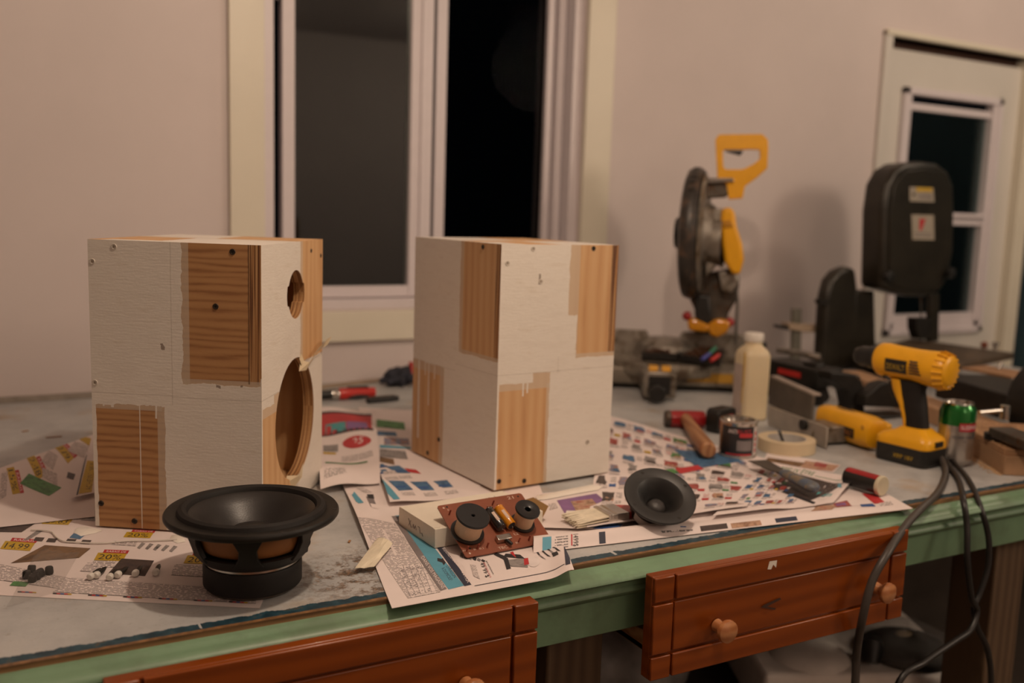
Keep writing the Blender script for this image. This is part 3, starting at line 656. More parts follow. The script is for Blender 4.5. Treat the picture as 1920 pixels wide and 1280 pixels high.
for k in range(6):
    a = math.radians(12+60*k); T = ROT(a, 'Z'); mb = MB()
    s = lambda r, z, hw, d: [(r-d, -hw*1.25, z), (r+d, -hw*1.25, z-.002), (r+d, hw*1.25, z-.002), (r-d, hw*1.25, z)]
    mb.loft([s(.0640, .046, .014, .002), s(.0675, .056, .009, .003), s(.0720, .068, .008, .003), s(.0760, .083, .014, .003)], BLACKM, T); mb.build('basket_arm', wf, bev=.001)
MB().lathe([(.058, .0515), (.061, .053), (.0632, .057), (.0648, .062), (.066, .066)], M('tan_spider_cloth', (0.27, 0.105, 0.028), 0.6), 72).build('spider', wf, recalc=False)
MB().lathe([(.066, .066), (.071, .082), (.070, .083), (.065, .067)], M('tan_spider_cloth', (0.27, 0.105, 0.028), 0.6), 72).build('cone_back', wf)
MB().lathe([(.0875, .0935), (.0855, .0985), (.0808, .1004), (.0762, .0985), (.0738, .0935), (.0738, .0915), (.0875, .0915)], RUBBER, 96).build('surround', wf)
MB().lathe([(.0740, .0935), (.071, .0925), (.0585, .0825), (.047, .0715), (.035, .062), (.030, .059), (.030, .057), (.048, .070), (.0740, .0915)], CONE, 96).build('cone', wf)
MB().lathe([(.034, .0600), (.031, .0655), (.024, .0705), (.014, .0735), (0, .0745)], CONE, 64).build('dust_cap', wf)
for k in range(6):
    T = ROT(math.radians(35+60*k), 'Z') @ TR(.0978, 0, .0945); MB().lathe([(0, .0003), (.0022, .0003), (.0026, .0001), (.0026, -.002)], BLACKP, 12, T).build('screw_hole', wf, smooth=0)

tc = np.array([0.857, 1.083]); tz = .049
tcam = np.array([tc[0], tc[1], tz])-CAM; tcam /= np.linalg.norm(tcam)
u_ = UPV-tcam*np.dot(UPV, tcam); u_ /= np.linalg.norm(u_); r_ = np.cross(tcam, u_)
nrm = .23*r_+.655*u_-.72*tcam; nrm /= np.linalg.norm(nrm); xa = np.cross([0, 0, 1.0], nrm); xa /= np.linalg.norm(xa); ya = np.cross(nrm, xa)
tw = thing('tweeter', 'small black tweeter with a flared faceplate leaning on the newspaper by the paint brush', 'loudspeaker driver', (tc[0], tc[1], 0))
T = FRAME((0, 0, tz+.002), xa, ya, nrm)
MB().lathe([(.037, -.0035), (.0525, -.0035), (.0540, -.0015), (.0540, .0005), (.0530, .0015), (.035, .0015), (.0335, .0006), (.029, -.0035), (.024, -.0095), (.0195, -.0165), (.0160, -.0225), (.0140, -.025), (.0140, -.027), (.037, -.027)], M('matte_black_faceplate', (0.016, 0.015, 0.014), 0.45, var=.1), 80, T).build('faceplate', tw)
MB().lathe([(.0138, -.0250), (.0115, -.0205), (.007, -.0180), (0, -.0172)], M('dark_silk', (0.04, 0.036, 0.034), 0.5), 40, T).build('dome', tw)
MB().lathe([(0, -.0285), (.0300, -.0285), (.0300, -.0030), (.0340, -.0030), (.0340, -.018), (.0365, -.019), (.0370, -.021), (.0370, -.039), (.0355, -.041), (0, -.041)], BLACKP, 64, T).build('magnet_housing', tw)
mb = MB(); mb.lathe([(.0372, -.024), (.0374, -.024), (.0374, -.037), (.0372, -.037)], M('white_sticker', (0.5, 0.45, 0.42), 0.6), 12, T, math.radians(196), math.radians(250)); mb.build('sticker', tw)
for k in range(4):
    a = math.radians(20+90*k); MB().lathe([(0, .0017), (.0024, .0017), (.0030, .0014), (.0030, -.002)], BLACKM, 14, T @ TR(.0465*math.cos(a), .0465*math.sin(a), 0)).build('screw_hole', tw, smooth=0)
for k, ang in enumerate((262, 274)):
    MB().box(.0368, .0385, -.0015, .0015, -.034, -.026, STEEL, T @ ROT(math.radians(ang), 'Z')).build('terminal', tw)

# ---------------------------------------------------------------- carton and crossover
CARTON = M('white_carton', (0.75, 0.68, 0.57), 0.6, var=.04); KRAFT = M('brown_carton_inside', (0.30, 0.17, 0.06), 0.7)
cz = .0024
pA, pB, pC = G(815, 1028, cz), G(766, 980, cz), G(1021, 990, cz)
ex = (pC-pA)[:2]; Lx = np.linalg.norm(ex)*1.0; ex /= np.linalg.norm(ex); ey = np.array([-ex[1], ex[0]]); Ly = np.dot((pB-pA)[:2], ey)
ct = thing('small_carton', 'flat white cardboard carton lying under the crossover board', 'box', (pA[0], pA[1], cz), math.atan2(ex[1], ex[0]))
hb = .0270
MB().box(0, Lx-.004, 0, Ly, 0, hb, CARTON).build('carton_body', ct, bev=.0008)
MB().box(-.0004, .010, .004, Ly-.004, hb, hb+.0007, CARTON).build('tuck_flap', ct)
mb = MB(); V = [(Lx-.004, .01, 0.001), (Lx-.004, Ly*.72, .001), (Lx+.016, Ly*.68, .020), (Lx+.020, Ly*.55, .027), (Lx+.020, .02, .025)]
mb.add(V+[(x-.0009, y, z-.0002) for x, y, z in V], [(0, 1, 2, 3, 4), (9, 8, 7, 6, 5)]+[(i, i+5, (i+1) % 5+5, (i+1) % 5) for i in range(5)], KRAFT); mb.build('end_flap', ct, smooth=0)
mb = MB()
def stroke(mb, pts, rad, m): mb.tube(pts, rad, m, 6)
for q in ([(.001, .080, .019), (.001, .070, .008)], [(.001, .072, .018), (.001, .079, .009)], [(.001, .066, .009), (.001, .064, .015), (.001, .061, .009), (.001, .058, .015), (.001, .055, .009)], [(.001, .050, .016), (.001, .045, .016), (.001, .043, .008), (.001, .038, .010), (.001, .035, .006)]):
    mb2 = [(-.0003, y, z) for x, y, z in q]; stroke(mb, mb2, .00035, INKG)
for q in ([(.150, .092), (.147, .080)], [(.142, .084), (.139, .090), (.137, .082), (.134, .089)]): stroke(mb, [(x, y, hb+.0002) for x, y in q], .00035, INKG)
mb.build('pen_scribble', ct)

zb_, zt_ = .0040, .0500
b0, b1 = G(865, 1046, zb_), G(1029, 1018, zb_); t0, t1 = G(827, 949, zt_), G(984, 922, zt_)
xv = (b1-b0)+(t1-t0); xv[2] = 0; Wd = np.linalg.norm(xv)/2; xv /= np.linalg.norm(xv)
yv = ((t0-b0)+(t1-b1))/2; yv -= xv*np.dot(yv, xv); Hd = np.linalg.norm(yv); yv /= Hd; zv = np.cross(xv, yv)
ctr = (b0+b1+t0+t1)/4
cr = thing('crossover_board', 'reddish brown crossover circuit board with two coils propped on the white carton', 'circuit board', (ctr[0], ctr[1], 0))
CB = FRAME((0, 0, ctr[2]), xv, yv, zv)
def bd(px, py, lift=0.0):
    o = ctr+zv*lift; d = ray(px, py); t = np.dot(o-CAM, zv)/np.dot(d, zv); p = CAM+d*t-ctr; return np.dot(p, xv), np.dot(p, yv)
PCB = M('reddish_circuit_board', (0.215, 0.058, 0.026), 0.45, var=.1, vs=40); LEG = M('board_lettering', (0.62, 0.45, 0.36), .6)
mb = MB(); mb.prism(rrect(-Wd/2, Wd/2, -Hd/2, Hd/2, .004), -.0008, .0008, PCB, CB)
for tx, px, py, w_, hh in (('21', 953, 936, .010, .0055), ('TBC', 936, 1030, .014, .0045), ('L2', 965, 1003, .007, .004), ('C1', 924, 957, .006, .003), ('A+', 868, 1034, .005, .003), ('B', 889, 1031, .003, .003), ('IN', 968, 1019, .005, .003), ('6', 840, 957, .002, .003), ('R1', 900, 1030, .006, .003)):
    x, y = bd(px, py, .001); text_on(mb, tx, LEG, (x, y, .0010), (w_, 0, 0), (0, hh, 0), CB)
for cx, cy in ((-.44, .44), (-.40, .45), (-.44, -.44), (.44, .44), (-.41, -.36)): mb.lathe([(0, .0010), (.0016, .0010)], LEG if cx < -.42 else BLACKP, 12, CB @ TR(cx*Wd, cy*Hd, 0))
mb.build('board', cr, bev=0)
COIL = M('copper_wound_coil', (0.62, 0.43, 0.28), 0.4, 0.1, var=.08, bump=.3, bs=700); SPOOL = M('black_spool', (0.014, 0.014, 0.015), 0.32, var=.2)
def coil(px, py, tx, ty, R, rc, h, hole):
    x, y = bd(px, py, .002); T = CB @ TR(x, y, .0009)
    cw = MB().lathe([(hole, .003), (rc, .003), (rc, h-.003), (hole, h-.003)], COIL, 48, T).build('coil_winding', cr)
    MB().lathe([(hole, 0), (R*.98, 0), (R, .0012), (R, .003), (hole, .003)], SPOOL, 48, T).build('spool_flange', cw)
    MB().lathe([(hole, h-.003), (R, h-.003), (R, h-.0010), (R*.97, h), (hole*1.4, h), (hole, h-.001), (hole, 0)], SPOOL, 48, T).build('spool_flange', cw)
coil(876, 997, 886, 961, .0235, .0185, .033, .0022)
coil(979, 981, 987, 947, .0180, .0140, .030, .0045)
def cap(px, py, m, bm):
    x, y = bd(px, py, .006); T = CB @ TR(x, y, .0086) @ ROT(math.radians(96), 'Z') @ ROT(math.pi/2, 'Y'); L = .0180; R = .0074
    o = MB().lathe([(0, -L), (R*.9, -L), (R, -L+.001), (R, L-.004), (R*.9, L-.003), (R, L-.002), (R, L-.0008), (R*.9, L), (0, L)], m, 28, T).build('capacitor', cr)
    k = MB(); k.lathe([(0, -L-.0003), (R*.8, -L-.0003), (R*.8, -L+.0001)], bm, 20, T); k.tube([(0, 0, L), (0, 0, L+.003), (-.005, 0, L+.004)], .0005, STEEL, 6, T); k.tube([(0, 0, -L), (0, 0, -L-.003), (.005, 0, -L-.004)], .0005, STEEL, 6, T)
    k.build('capacitor_lead', o)
    k = MB(); k.lathe([(R+.00012, -L*.5), (R+.00012, L*.4)], LEG if m is not INKO else INK, 4, T, math.radians(150), math.radians(185)); k.build('capacitor_print', o)
CAPO = M('orange_capacitor', (0.62, 0.23, 0.010), 0.25, var=.05, coat=.4); CAPB = M('black_capacitor', (0.010, 0.010, 0.012), 0.22, coat=.4)
cap(927, 975, CAPB, DSTEEL); cap(945.5, 971, CAPO, INK)
x, y = bd(944, 1010, .004); T = CB @ TR(x, y, 0)
o = MB().box(-.011, .011, -.004, .005, .0008, .0085, STEEL, T).build('slide_switch', cr, bev=.0006)
MB().tube([(.003, -.003, .005), (.006, -.013, .006)], [.0026, .0024], BLACKP, 10, T).build('switch_lever', o)
for px, py in ((876, 1030), (896, 1026), (914, 1023), (973, 1014), (992, 1010), (924, 944), (843, 962)):
    x, y = bd(px, py, .003); MB().box(-.0010, .0010, -.0006, .0006, .0006, .0095, M('red_brown_pin', (0.25, 0.05, 0.03), 0.4), CB @ TR(x, y, 0)).build('terminal_pin', cr)

# ---------------------------------------------------------------- newspapers
class Sheet:
    """a printed page: four corners as seen in the photo, laid at height z, with a curl"""
    def __init__(s, name, label, corners, z, bend=None, nu=48, nv=60, zc=None):
        s.name, s.label, s.z = name, label, z; s.C = [G(px, py, (zc[i] if zc else z))[:2] for i, (px, py) in enumerate(corners)]
        s.bend = bend or (lambda a, b: 0.0); s.mb = MB(); s.k = 0
        V, F, U = [], [], []
        for j in range(nv+1):
            for i in range(nu+1): V.append(s.at(i/nu, j/nv))
        for j in range(nv):
            for i in range(nu):
                f = (j*(nu+1)+i, j*(nu+1)+i+1, (j+1)*(nu+1)+i+1, (j+1)*(nu+1)+i); F.append(f); U.append([(V[q][0], V[q][1]) for q in f])
        s.mb.add(V, F, PAPER, None, U)
        rim = [j for j in range(nu)]+[nu+(nu+1)*j for j in range(nv)]+[(nu+1)*(nv+1)-1-i for i in range(nu)]+[(nu+1)*(nv-j) for j in range(nv)]
        n = len(rim); W = [V[q] for q in rim]+[(V[q][0], V[q][1], V[q][2]-.0002) for q in rim]
        s.mb.add(W, [(i, (i+1) % n, n+(i+1) % n, n+i) for i in range(n)], PAPER)
    def xy(s, a, b):
        A, B_, C_, D = s.C; return A*(1-a)*(1-b)+B_*a*(1-b)+C_*a*b+D*(1-a)*b       # corners: BL, BR, TR, TL
    def at(s, a, b, lift=0.0):
        p = s.xy(a, b); return (p[0], p[1], s.z+s.bend(a, b)+lift)
    def ab(s, p):
        a, b = .5, .5
        for _ in range(14):
            q = s.xy(a, b)-p; e = 1e-4; da = (s.xy(a+e, b)-s.xy(a, b))/e; db = (s.xy(a, b+e)-s.xy(a, b))/e
            det = da[0]*db[1]-da[1]*db[0]
            if abs(det) < 1e-12: break
            a -= (q[0]*db[1]-q[1]*db[0])/det; b -= (da[0]*q[1]-da[1]*q[0])/det
        return a, b
    def drape(s, px, py, lift):
        a, b = s.ab(G(px, py, s.z)[:2]); a = min(1, max(0, a)); b = min(1, max(0, b)); return s.at(a, b, lift)
    def lift(s): s.k += 1; return .00030+.000004*s.k
    def patch(s, quad, m, n=5, mm=None):
        n = max(n, 10)
        """printed patch given as four photo points (BL BR TR TL)"""
        q = [np.array(p, float) for p in quad]; L = s.lift(); V, F, U = [], [], []
        for j in range(n+1):
            for i in range(n+1):
                a, b = i/n, j/n; p = q[0]*(1-a)*(1-b)+q[1]*a*(1-b)+q[2]*a*b+q[3]*(1-a)*b; V.append(s.drape(p[0], p[1], L))
        w0 = np.linalg.norm(np.array(V[n])-np.array(V[0])); h0 = np.linalg.norm(np.array(V[-1])-np.array(V[n])); ou = R_.random()*3
        for j in range(n):
            for i in range(n):
                F.append((j*(n+1)+i, j*(n+1)+i+1, (j+1)*(n+1)+i+1, (j+1)*(n+1)+i)); U.append([(ou+w0*(i+di)/n, h0*(j+dj)/n) for di, dj in ((0, 0), (1, 0), (1, 1), (0, 1))])
        s.mb.add(V, F, m, None, U)
    def par(s, o, along, up, m, n=5):
        o, along, up = np.array(o, float), np.array(along, float), np.array(up, float); s.patch([o, o+along, o+along+up, o+up], m, n)
    def ab_patch(s, a0, a1, b0, b1, m, n=3, jag=0.0):
        L = s.lift(); V, F, U = [], [], []
        for j in range(n+1):
            for i in range(n+1): V.append(s.at(min(1, max(0, a0+(a1-a0)*i/n+jag*R_.uniform(-1, 1)*(i in (0, n)))), min(1, max(0, b0+(b1-b0)*j/n+jag*R_.uniform(-1, 1)*(j in (0, n)))), L))
        w0 = np.linalg.norm(s.xy(a1, b0)-s.xy(a0, b0)); h0 = np.linalg.norm(s.xy(a0, b1)-s.xy(a0, b0)); ou = R_.random()*3
        for j in range(n):
            for i in range(n):
                F.append((j*(n+1)+i, j*(n+1)+i+1, (j+1)*(n+1)+i+1, (j+1)*(n+1)+i)); U.append([(ou+w0*(i+di)/n, h0*(j+dj)/n) for di, dj in ((0, 0), (1, 0), (1, 1), (0, 1))])
        s.mb.add(V, F, m, None, U)
    def text(s, tx, o, along, up, m):
        V, Fc, _ = text_geo(tx); L = s.lift(); o, along, up = np.array(o, float), np.array(along, float), np.array(up, float)
        s.mb.add([s.drape(*(o+along*x+up*y), L) for x, y in V], Fc, m)
    def catalogue(s, a0, a1, b0, b1, na, nb, keep=1.0, pics=None, skip=None):
        """rows of small advertised goods: picture, headline, price and small print"""
        pics = pics or [P_MIX, P_RED, P_BLUE, P_GREEN, P_SKIN, P_DARK, P_GREY, P_MIX]
        da, db = (a1-a0)/na, (b1-b0)/nb
        for j in range(nb):
            for i in range(na):
                if R_.random() > keep: continue
                x, y = a0+da*(i+R_.uniform(-.12, .12)+.35*(j % 2)), b0+db*(j+R_.uniform(-.12, .12))
                if x+da > a1+.01: continue
                if skip and skip(x+da/2, y+db/2): continue
                k = R_.random(); f = R_.uniform(.36, .60)
                s.ab_patch(x+da*.06, x+da*(.06+f), y+db*.34, y+db*R_.uniform(.72, .92), R_.choice(pics), 3, da*.05)
                if k < .6: s.ab_patch(x+da*.2, x+da*(.2+f*.8), y+db*.30, y+db*.52, R_.choice(pics), 3, da*.05)
                s.ab_patch(x+da*.06, x+da*.56, y+db*.07, y+db*.27, LINES)
                if R_.random() < .6: s.ab_patch(x+da*.68, x+da*.95, y+db*.50, y+db*.86, R_.choice([LINES, LINESB, LINESR]))
                if R_.random() < .4: s.ab_patch(x+da*.64, x+da*.95, y+db*.16, y+db*.38, R_.choice([INKR, INKR, INKY, INKB, INKN, LINESB]), 2, da*.02)
                elif R_.random() < .5: s.ab_patch(x+da*.64, x+da*.92, y+db*.14, y+db*.32, LINESB)
    def done(s):
        c = s.xy(.5, .5); o = s.mb.build(s.name, None, smooth=60, recalc=False)
        me = o.data; off = Vector((float(c[0]), float(c[1]), 0))
        for v in me.vertices: v.co -= off
        o.location = off
        return tag(o, s.label, 'newspaper', 'flyer pages spread over the bench')
sst = lambda x: 0 if x < 0 else 1 if x > 1 else x*x*(3-2*x)

# S1: flyer page under the left cabinet and the woofer
s = Sheet('flyer_page', 'flyer page with yellow and red price tags at the front left, under the woofer', [(-90, 1111), (487, 1140), (560, 960), (-60, 905)], .0006, lambda a, b: .0)
def price(s, o, al, up, tx, top='RABAIS DE', toph=.42, gap=1.0):
    o, al, up = np.array(o, float), np.array(al, float), np.array(up, float)
    s.patch([o, o+al, o+al+up, o+up], INKY, 4); s.patch([o+up*1.02+al*.16, o+al*1.02+up*1.02, o+al*1.02+up*(1.02+toph), o+al*.16+up*(1.02+toph)], INKR, 3)
    s.text(tx, o+al*.10+up*.16, al*.78, up*.66, INK)
    if top: s.text(top, o+al*.26+up*1.1, al*.68, up*toph*.6, PAPER)
price(s, (176, 1050), (54, 2), (8, -14), '20%'); price(s, (231, 1007), (50, 2), (7, -10), '20%'); price(s, (0, 1029), (56, 4), (10, -15), '14.99', 'RABAIS')
price(s, (78, 982), (50, 2), (10, -12), '29.83', 'RABAIS'); price(s, (133, 951), (44, 3), (6, -10), '15%', '')
price(s, (344, 1056), (52, 2), (8, -15), '20%')
s.patch([(203, 1075), (272, 1080), (289, 1051), (228, 1047)], P_DARK); s.patch([(20, 1056), (148, 1046), (170, 1028), (84, 1022)], P_BROWN)
s.patch([(-30, 997), (40, 998), (78, 974), (-30, 967)], P_DARK); s.patch([(0, 960), (48, 962), (90, 940), (30, 941)], P_BROWN)
s.patch([(46, 962), (92, 966), (108, 956), (78, 947)], P_SKIN); s.patch([(55, 950), (80, 955), (93, 938), (60, 938)], P_DARK)
for a, b in ((62, 1014), (86, 1016), (122, 1017), (150, 1019)): s.par((a, b), (17, 1), (5, -7), P_DARK, 2)
s.patch([(130, 1008), (150, 1011), (160, 1003), (138, 1000)], P_BLUE); s.patch([(42, 1014), (54, 1012), (80, 996), (70, 994)], P_GREY)
for k in range(5): s.patch([(257+15*k, 1027+1.5*k), (262+15*k, 1029+1.5*k), (273+15*k, 1019+1.5*k), (266+15*k, 1017+1.5*k)], P_GREY, 2)
s.patch([(150, 1071), (195, 1074), (205, 1058), (164, 1055)], LINES); s.patch([(168, 1062), (214, 1064), (218, 1052), (176, 1051)], LINESB)
s.patch([(-20, 1085), (128, 1106), (135, 1085), (0, 1058)], LINES); s.patch([(100, 1110), (480, 1132), (478, 1106), (130, 1083)], LINES)
s.patch([(208, 1021), (254, 1024), (258, 1016), (214, 1014)], LINES); s.patch([(320, 1078), (390, 1082), (396, 1062), (328, 1058)], LINES)
s.patch([(100, 968), (178, 975), (180, 955), (112, 953)], LINES); s.patch([(152, 975), (180, 977), (180, 958), (160, 958)], P_GREY)
for k in range(7):
    x, y = 33+66*k, 1110.5+3.2*k
    for q, mm in ((0, INK), (7, INKR), (14, INKB), (21, INKR), (28, INKY)): s.par((x+q, y+q*.05), (7, .4), (.4, -2.2), mm, 1)
s.patch([(18, 1098), (48, 1100), (56, 1092), (26, 1090)], P_GREEN); s.done()
# S2: a page curling up at the back left
s = Sheet('flyer_page', 'flyer page with slanted price tags curling up at the back left corner', [(-110, 1000), (178, 968), (176, 842), (-90, 935)], .0022,
          lambda a, b: .028*sst(b)*sst(.35+.65*b)*(.75+.25*a))
price(s, (13, 904), (11, 33), (14, -3), '15%', 'RABAIS', .5); price(s, (51, 886), (19, 29), (14, -6), '2.48', 'RABAIS', .5); price(s, (100, 863), (28, 26), (11, -8), '1279', 'RABAIS', .55)
s.patch([(38, 922), (92, 935), (116, 922), (55, 908)], P_GREEN); s.patch([(80, 910), (108, 920), (108, 904), (80, 898)], LINES); s.patch([(78, 890), (100, 900), (110, 880), (92, 872)], LINES)
s.patch([(0, 945), (12, 940), (16, 908), (4, 912)], LINES); s.patch([(125, 908), (138, 910), (142, 902), (128, 900)], P_DARK); s.patch([(128, 872), (160, 880), (168, 862), (140, 855)], LINES)
s.patch([(150, 852), (168, 862), (172, 850), (158, 846)], INKY, 2); s.done()
# S2b: stiff yellow-headed leaf by the cabinet
s = Sheet('flyer_page', 'small leaf with a yellow headline tucked against the left side of the holed cabinet', [(135, 932), (183, 922), (186, 880), (166, 868)], .012, lambda a, b: .022*b, nu=16, nv=16)
s.patch([(147, 927), (172, 923), (181, 885), (164, 882)], INKY, 6); s.text('ACHETEZ VOS', (171, 921), (9, -36), (-11, 1), INK); s.patch([(143, 929), (146, 928), (164, 874), (161, 876)], INKD, 6); s.done()
# S5, S4, S3: pages between the two cabinets, the last hanging over the bench edge
s = Sheet('flyer_page', 'shiny flyer page with a red oval between the two cabinets', [(601, 924), (713, 908), (704, 770), (588, 768)], .0040, lambda a, b: .010*math.exp(-((b-.12)/.10)**2)+.004*math.sin(a*5+b*7)+.004)
s.patch([(590, 818), (697, 810), (697, 780), (590, 782)], INKR, 6); s.patch([(590, 782), (697, 780), (697, 776), (590, 778)], INK, 4); s.patch([(590, 820), (700, 812), (700, 806), (590, 812)], INK, 4)
s.patch([(590, 816), (648, 812), (648, 797), (590, 800)], INKT); s.patch([(650, 811), (690, 808), (688, 795), (650, 797)], INKV)
pts = [(669+27*math.cos(t), 833-10*math.sin(t)) for t in np.linspace(0, 2*math.pi, 28, endpoint=False)]; L = s.lift(); s.mb.add([s.drape(x, y, L) for x, y in pts], [tuple(range(28))], INKR)
s.text('25', (660, 838), (20, -2), (2, -11), PAPER); s.patch([(606, 850), (634, 847), (634, 833), (606, 836)], P_GREY); s.patch([(606, 856), (630, 853), (630, 849), (606, 851)], INKY, 2)
s.patch([(608, 912), (650, 902), (648, 892), (608, 898)], LINESB); s.patch([(610, 882), (690, 872), (688, 868), (610, 876)], P_GREEN, 3); s.patch([(640, 868), (700, 860), (698, 850), (640, 856)], LINES)
s.done()
s = Sheet('flyer_page', 'flyer page of blue screens beside the plain cabinet and behind the carton', [(731, 952), (905, 926), (860, 772), (672, 764)], .0026, lambda a, b: .010*math.exp(-(((a-.0)/.35)**2+((b-.05)/.25)**2)))
for q in ([(748, 930), (775, 924), (757, 908), (727, 910)], [(790, 923), (815, 920), (800, 904), (768, 908)], [(745, 892), (770, 890), (748, 875), (722, 878)], [(717, 894), (732, 892), (722, 884), (713, 886)], [(714, 880), (724, 878), (718, 872), (712, 873)], [(830, 915), (850, 913), (838, 900), (812, 903)]):
    s.patch(q, P_BLUE); c = np.mean(np.array(q), 0); s.patch([c+(-9, 6), c+(12, 3), c+(8, 0), c+(-11, 3)], INKB, 2)
    s.patch([c+(4, 20), c+(28, 16), c+(22, 10), c+(0, 14)], LINES)
s.patch([(766, 888), (790, 890), (780, 882), (758, 880)], INKR, 3); s.patch([(738, 948), (750, 946), (716, 906), (700, 910)], INKC, 6)
s.patch([(705, 800), (760, 806), (758, 792), (706, 786)], P_GREEN); s.patch([(706, 816), (745, 818), (742, 810), (706, 808)], P_BLUE); s.patch([(712, 858), (765, 862), (760, 846), (712, 842)], P_GREY); s.patch([(712, 840), (770, 842), (770, 838), (712, 834)], INKC, 3)
s.patch([(720, 834), (768, 834), (766, 822), (720, 820)], P_MIX); s.patch([(712, 868), (740, 874), (738, 862), (712, 858)], P_BROWN); s.done()
s = Sheet('flyer_page', 'store flyer with a pale blue delivery banner hanging over the bench front edge', [(735, 1140), (1076, 1077), (1010, 905), (640, 905)], .0014,
          lambda a, b: .009*math.exp(-(((a-.02)/.16)**2+((b-.62)/.28)**2))+.008*math.exp(-(((a-.98)/.07)**2+((b-.06)/.2)**2)), nu=56, nv=60)
s.patch([(841, 1105), (870, 1098), (766, 964), (740, 970)], INKC, 10); s.patch([(871, 1099), (884, 1096), (826, 1018), (814, 1020)], INKD, 8)
s.patch([(826, 1108), (838, 1104), (796, 1042), (783, 1045)], INKG, 8); s.patch([(783, 1045), (795, 1041), (744, 970), (734, 972)], INKG, 8)
s.text('BESTBUY.CA', (859, 1060), (17, 33), (7.5, -4), PAPER); s.text('MAGASINEZ EN LIGNE', (827, 1027), (29, 32), (6, -4), PAPER)
s.text('DANS VOS MAGASINS', (789, 1046), (40, 58), (6, -3.5), PAPER)
s.text('LIVRAISON', (836, 1062), (15, 22), (6, -3.5), INKD); s.text('À DOMICILE*', (827, 1066), (17, 24), (5.5, -3.5), INKD)
s.patch([(820, 1052), (832, 1056), (830, 1048), (820, 1046)], INK, 3); s.patch([(832, 1060), (836, 1055), (830, 1046), (826, 1050)], INK, 2)
s.patch([(748, 982), (764, 974), (758, 966), (742, 972)], INK, 2); s.patch([(752, 978), (760, 973), (757, 969), (748, 974)], INKC, 2)
s.patch([(765, 1122), (826, 1110), (740, 985), (668, 980)], LINES, 8); s.patch([(768, 1120), (818, 1110), (792, 1058), (744, 1062)], PAPER, 6)
for k in range(5): s.par((769+10*k, 1119-2*k), (1, -.2), (-25+1*k, -55), INKG, 3)
for k in range(5): s.par((768-5*k, 1118-11*k), (50, -10), (.3, -.7), INKG, 3)
for k in range(5):
    for j in range(4): s.par((772+10*j-5*k, 1115-2*j-11*k), (6, -1.2), (-2, -5), LINESB, 1)
s.patch([(740, 1044), (775, 1036), (756, 1004), (716, 1000)], PAPER, 4); s.patch([(744, 1042), (774, 1035), (756, 1006), (722, 1002)], LINES, 4)
s.patch([(659, 932), (668, 950), (672, 950), (664, 932)], INKC, 3); s.patch([(660, 935), (672, 953), (682, 951), (664, 926)], INKC, 4)
s.patch([(695, 958), (708, 960), (700, 938), (686, 936)], INKG, 2); s.patch([(697, 960), (709, 961), (706, 952), (694, 951)], PAPER, 2); s.patch([(690, 940), (702, 940), (700, 930), (688, 931)], INK, 3)
s.patch([(684, 928), (698, 926), (680, 916), (668, 918)], LINES)
s.text('49 99 $', (900, 1056), (11, 27), (7, -2), INK); s.text('precision', (911, 1052), (13, 25), (3, -1), INK); s.text('IMPRESSION 650 $', (905, 1053), (14, 30), (2.5, -1), INKR); s.patch([(888, 1080), (900, 1086), (892, 1060), (882, 1058)], LINES)
# the machine and tools pictured at the foot of the page
s.patch([(958, 1062), (990, 1064), (987, 1046), (950, 1050)], P_GREY); s.patch([(950, 1068), (958, 1066), (952, 1046), (944, 1048)], INK, 3)
s.patch([(926, 1040), (950, 1052), (950, 1044), (930, 1036)], INK, 3); s.patch([(944, 1044), (985, 1048), (975, 1040), (948, 1038)], INK, 3); s.patch([(960, 1040), (968, 1046), (962, 1034), (956, 1036)], INKR, 2)
pts = [(1000+12*math.cos(t), 1053-10*math.sin(t)) for t in np.linspace(0, 2*math.pi, 24, endpoint=False)]; L = s.lift(); s.mb.add([s.drape(x, y, L) for x, y in pts], [tuple(range(24))], M('pale_ink', (0.72, 0.64, 0.62), .6))
pts = [(999+4.2*math.cos(t), 1052-3.6*math.sin(t)) for t in np.linspace(0, 2*math.pi, 16, endpoint=False)]; L = s.lift(); s.mb.add([s.drape(x, y, L) for x, y in pts], [tuple(range(16))], INK)
s.patch([(983, 1060), (992, 1058), (990, 1046), (982, 1048)], INKR, 2)
for k in range(4): s.patch([(1010+10*k, 1041-3*k), (1013+10*k, 1041-3*k), (1024+9*k, 1050-3*k), (1017+9*k, 1047-3*k)], INK if k % 2 else P_GREY, 2); s.patch([(1004+9*k, 1034-2*k), (1008+9*k, 1033-2*k), (1013+10*k, 1041-3*k), (1010+10*k, 1041-3*k)], INK, 2)
s.par((1037, 1048), (10, -1.5), (-3, -7), INK, 2); s.patch([(1060, 1070), (1069, 1068), (1066, 1028), (1057, 1030)], INKD, 4)
s.patch([(890, 1099), (1058, 1068), (1058, 1067), (890, 1098)], INKD, 6)
for k in range(6): s.par((862+8*k, 1044+1.5*k), (6, 3), (2, -8+k), INK if k % 2 else INKG, 2)
s.done()
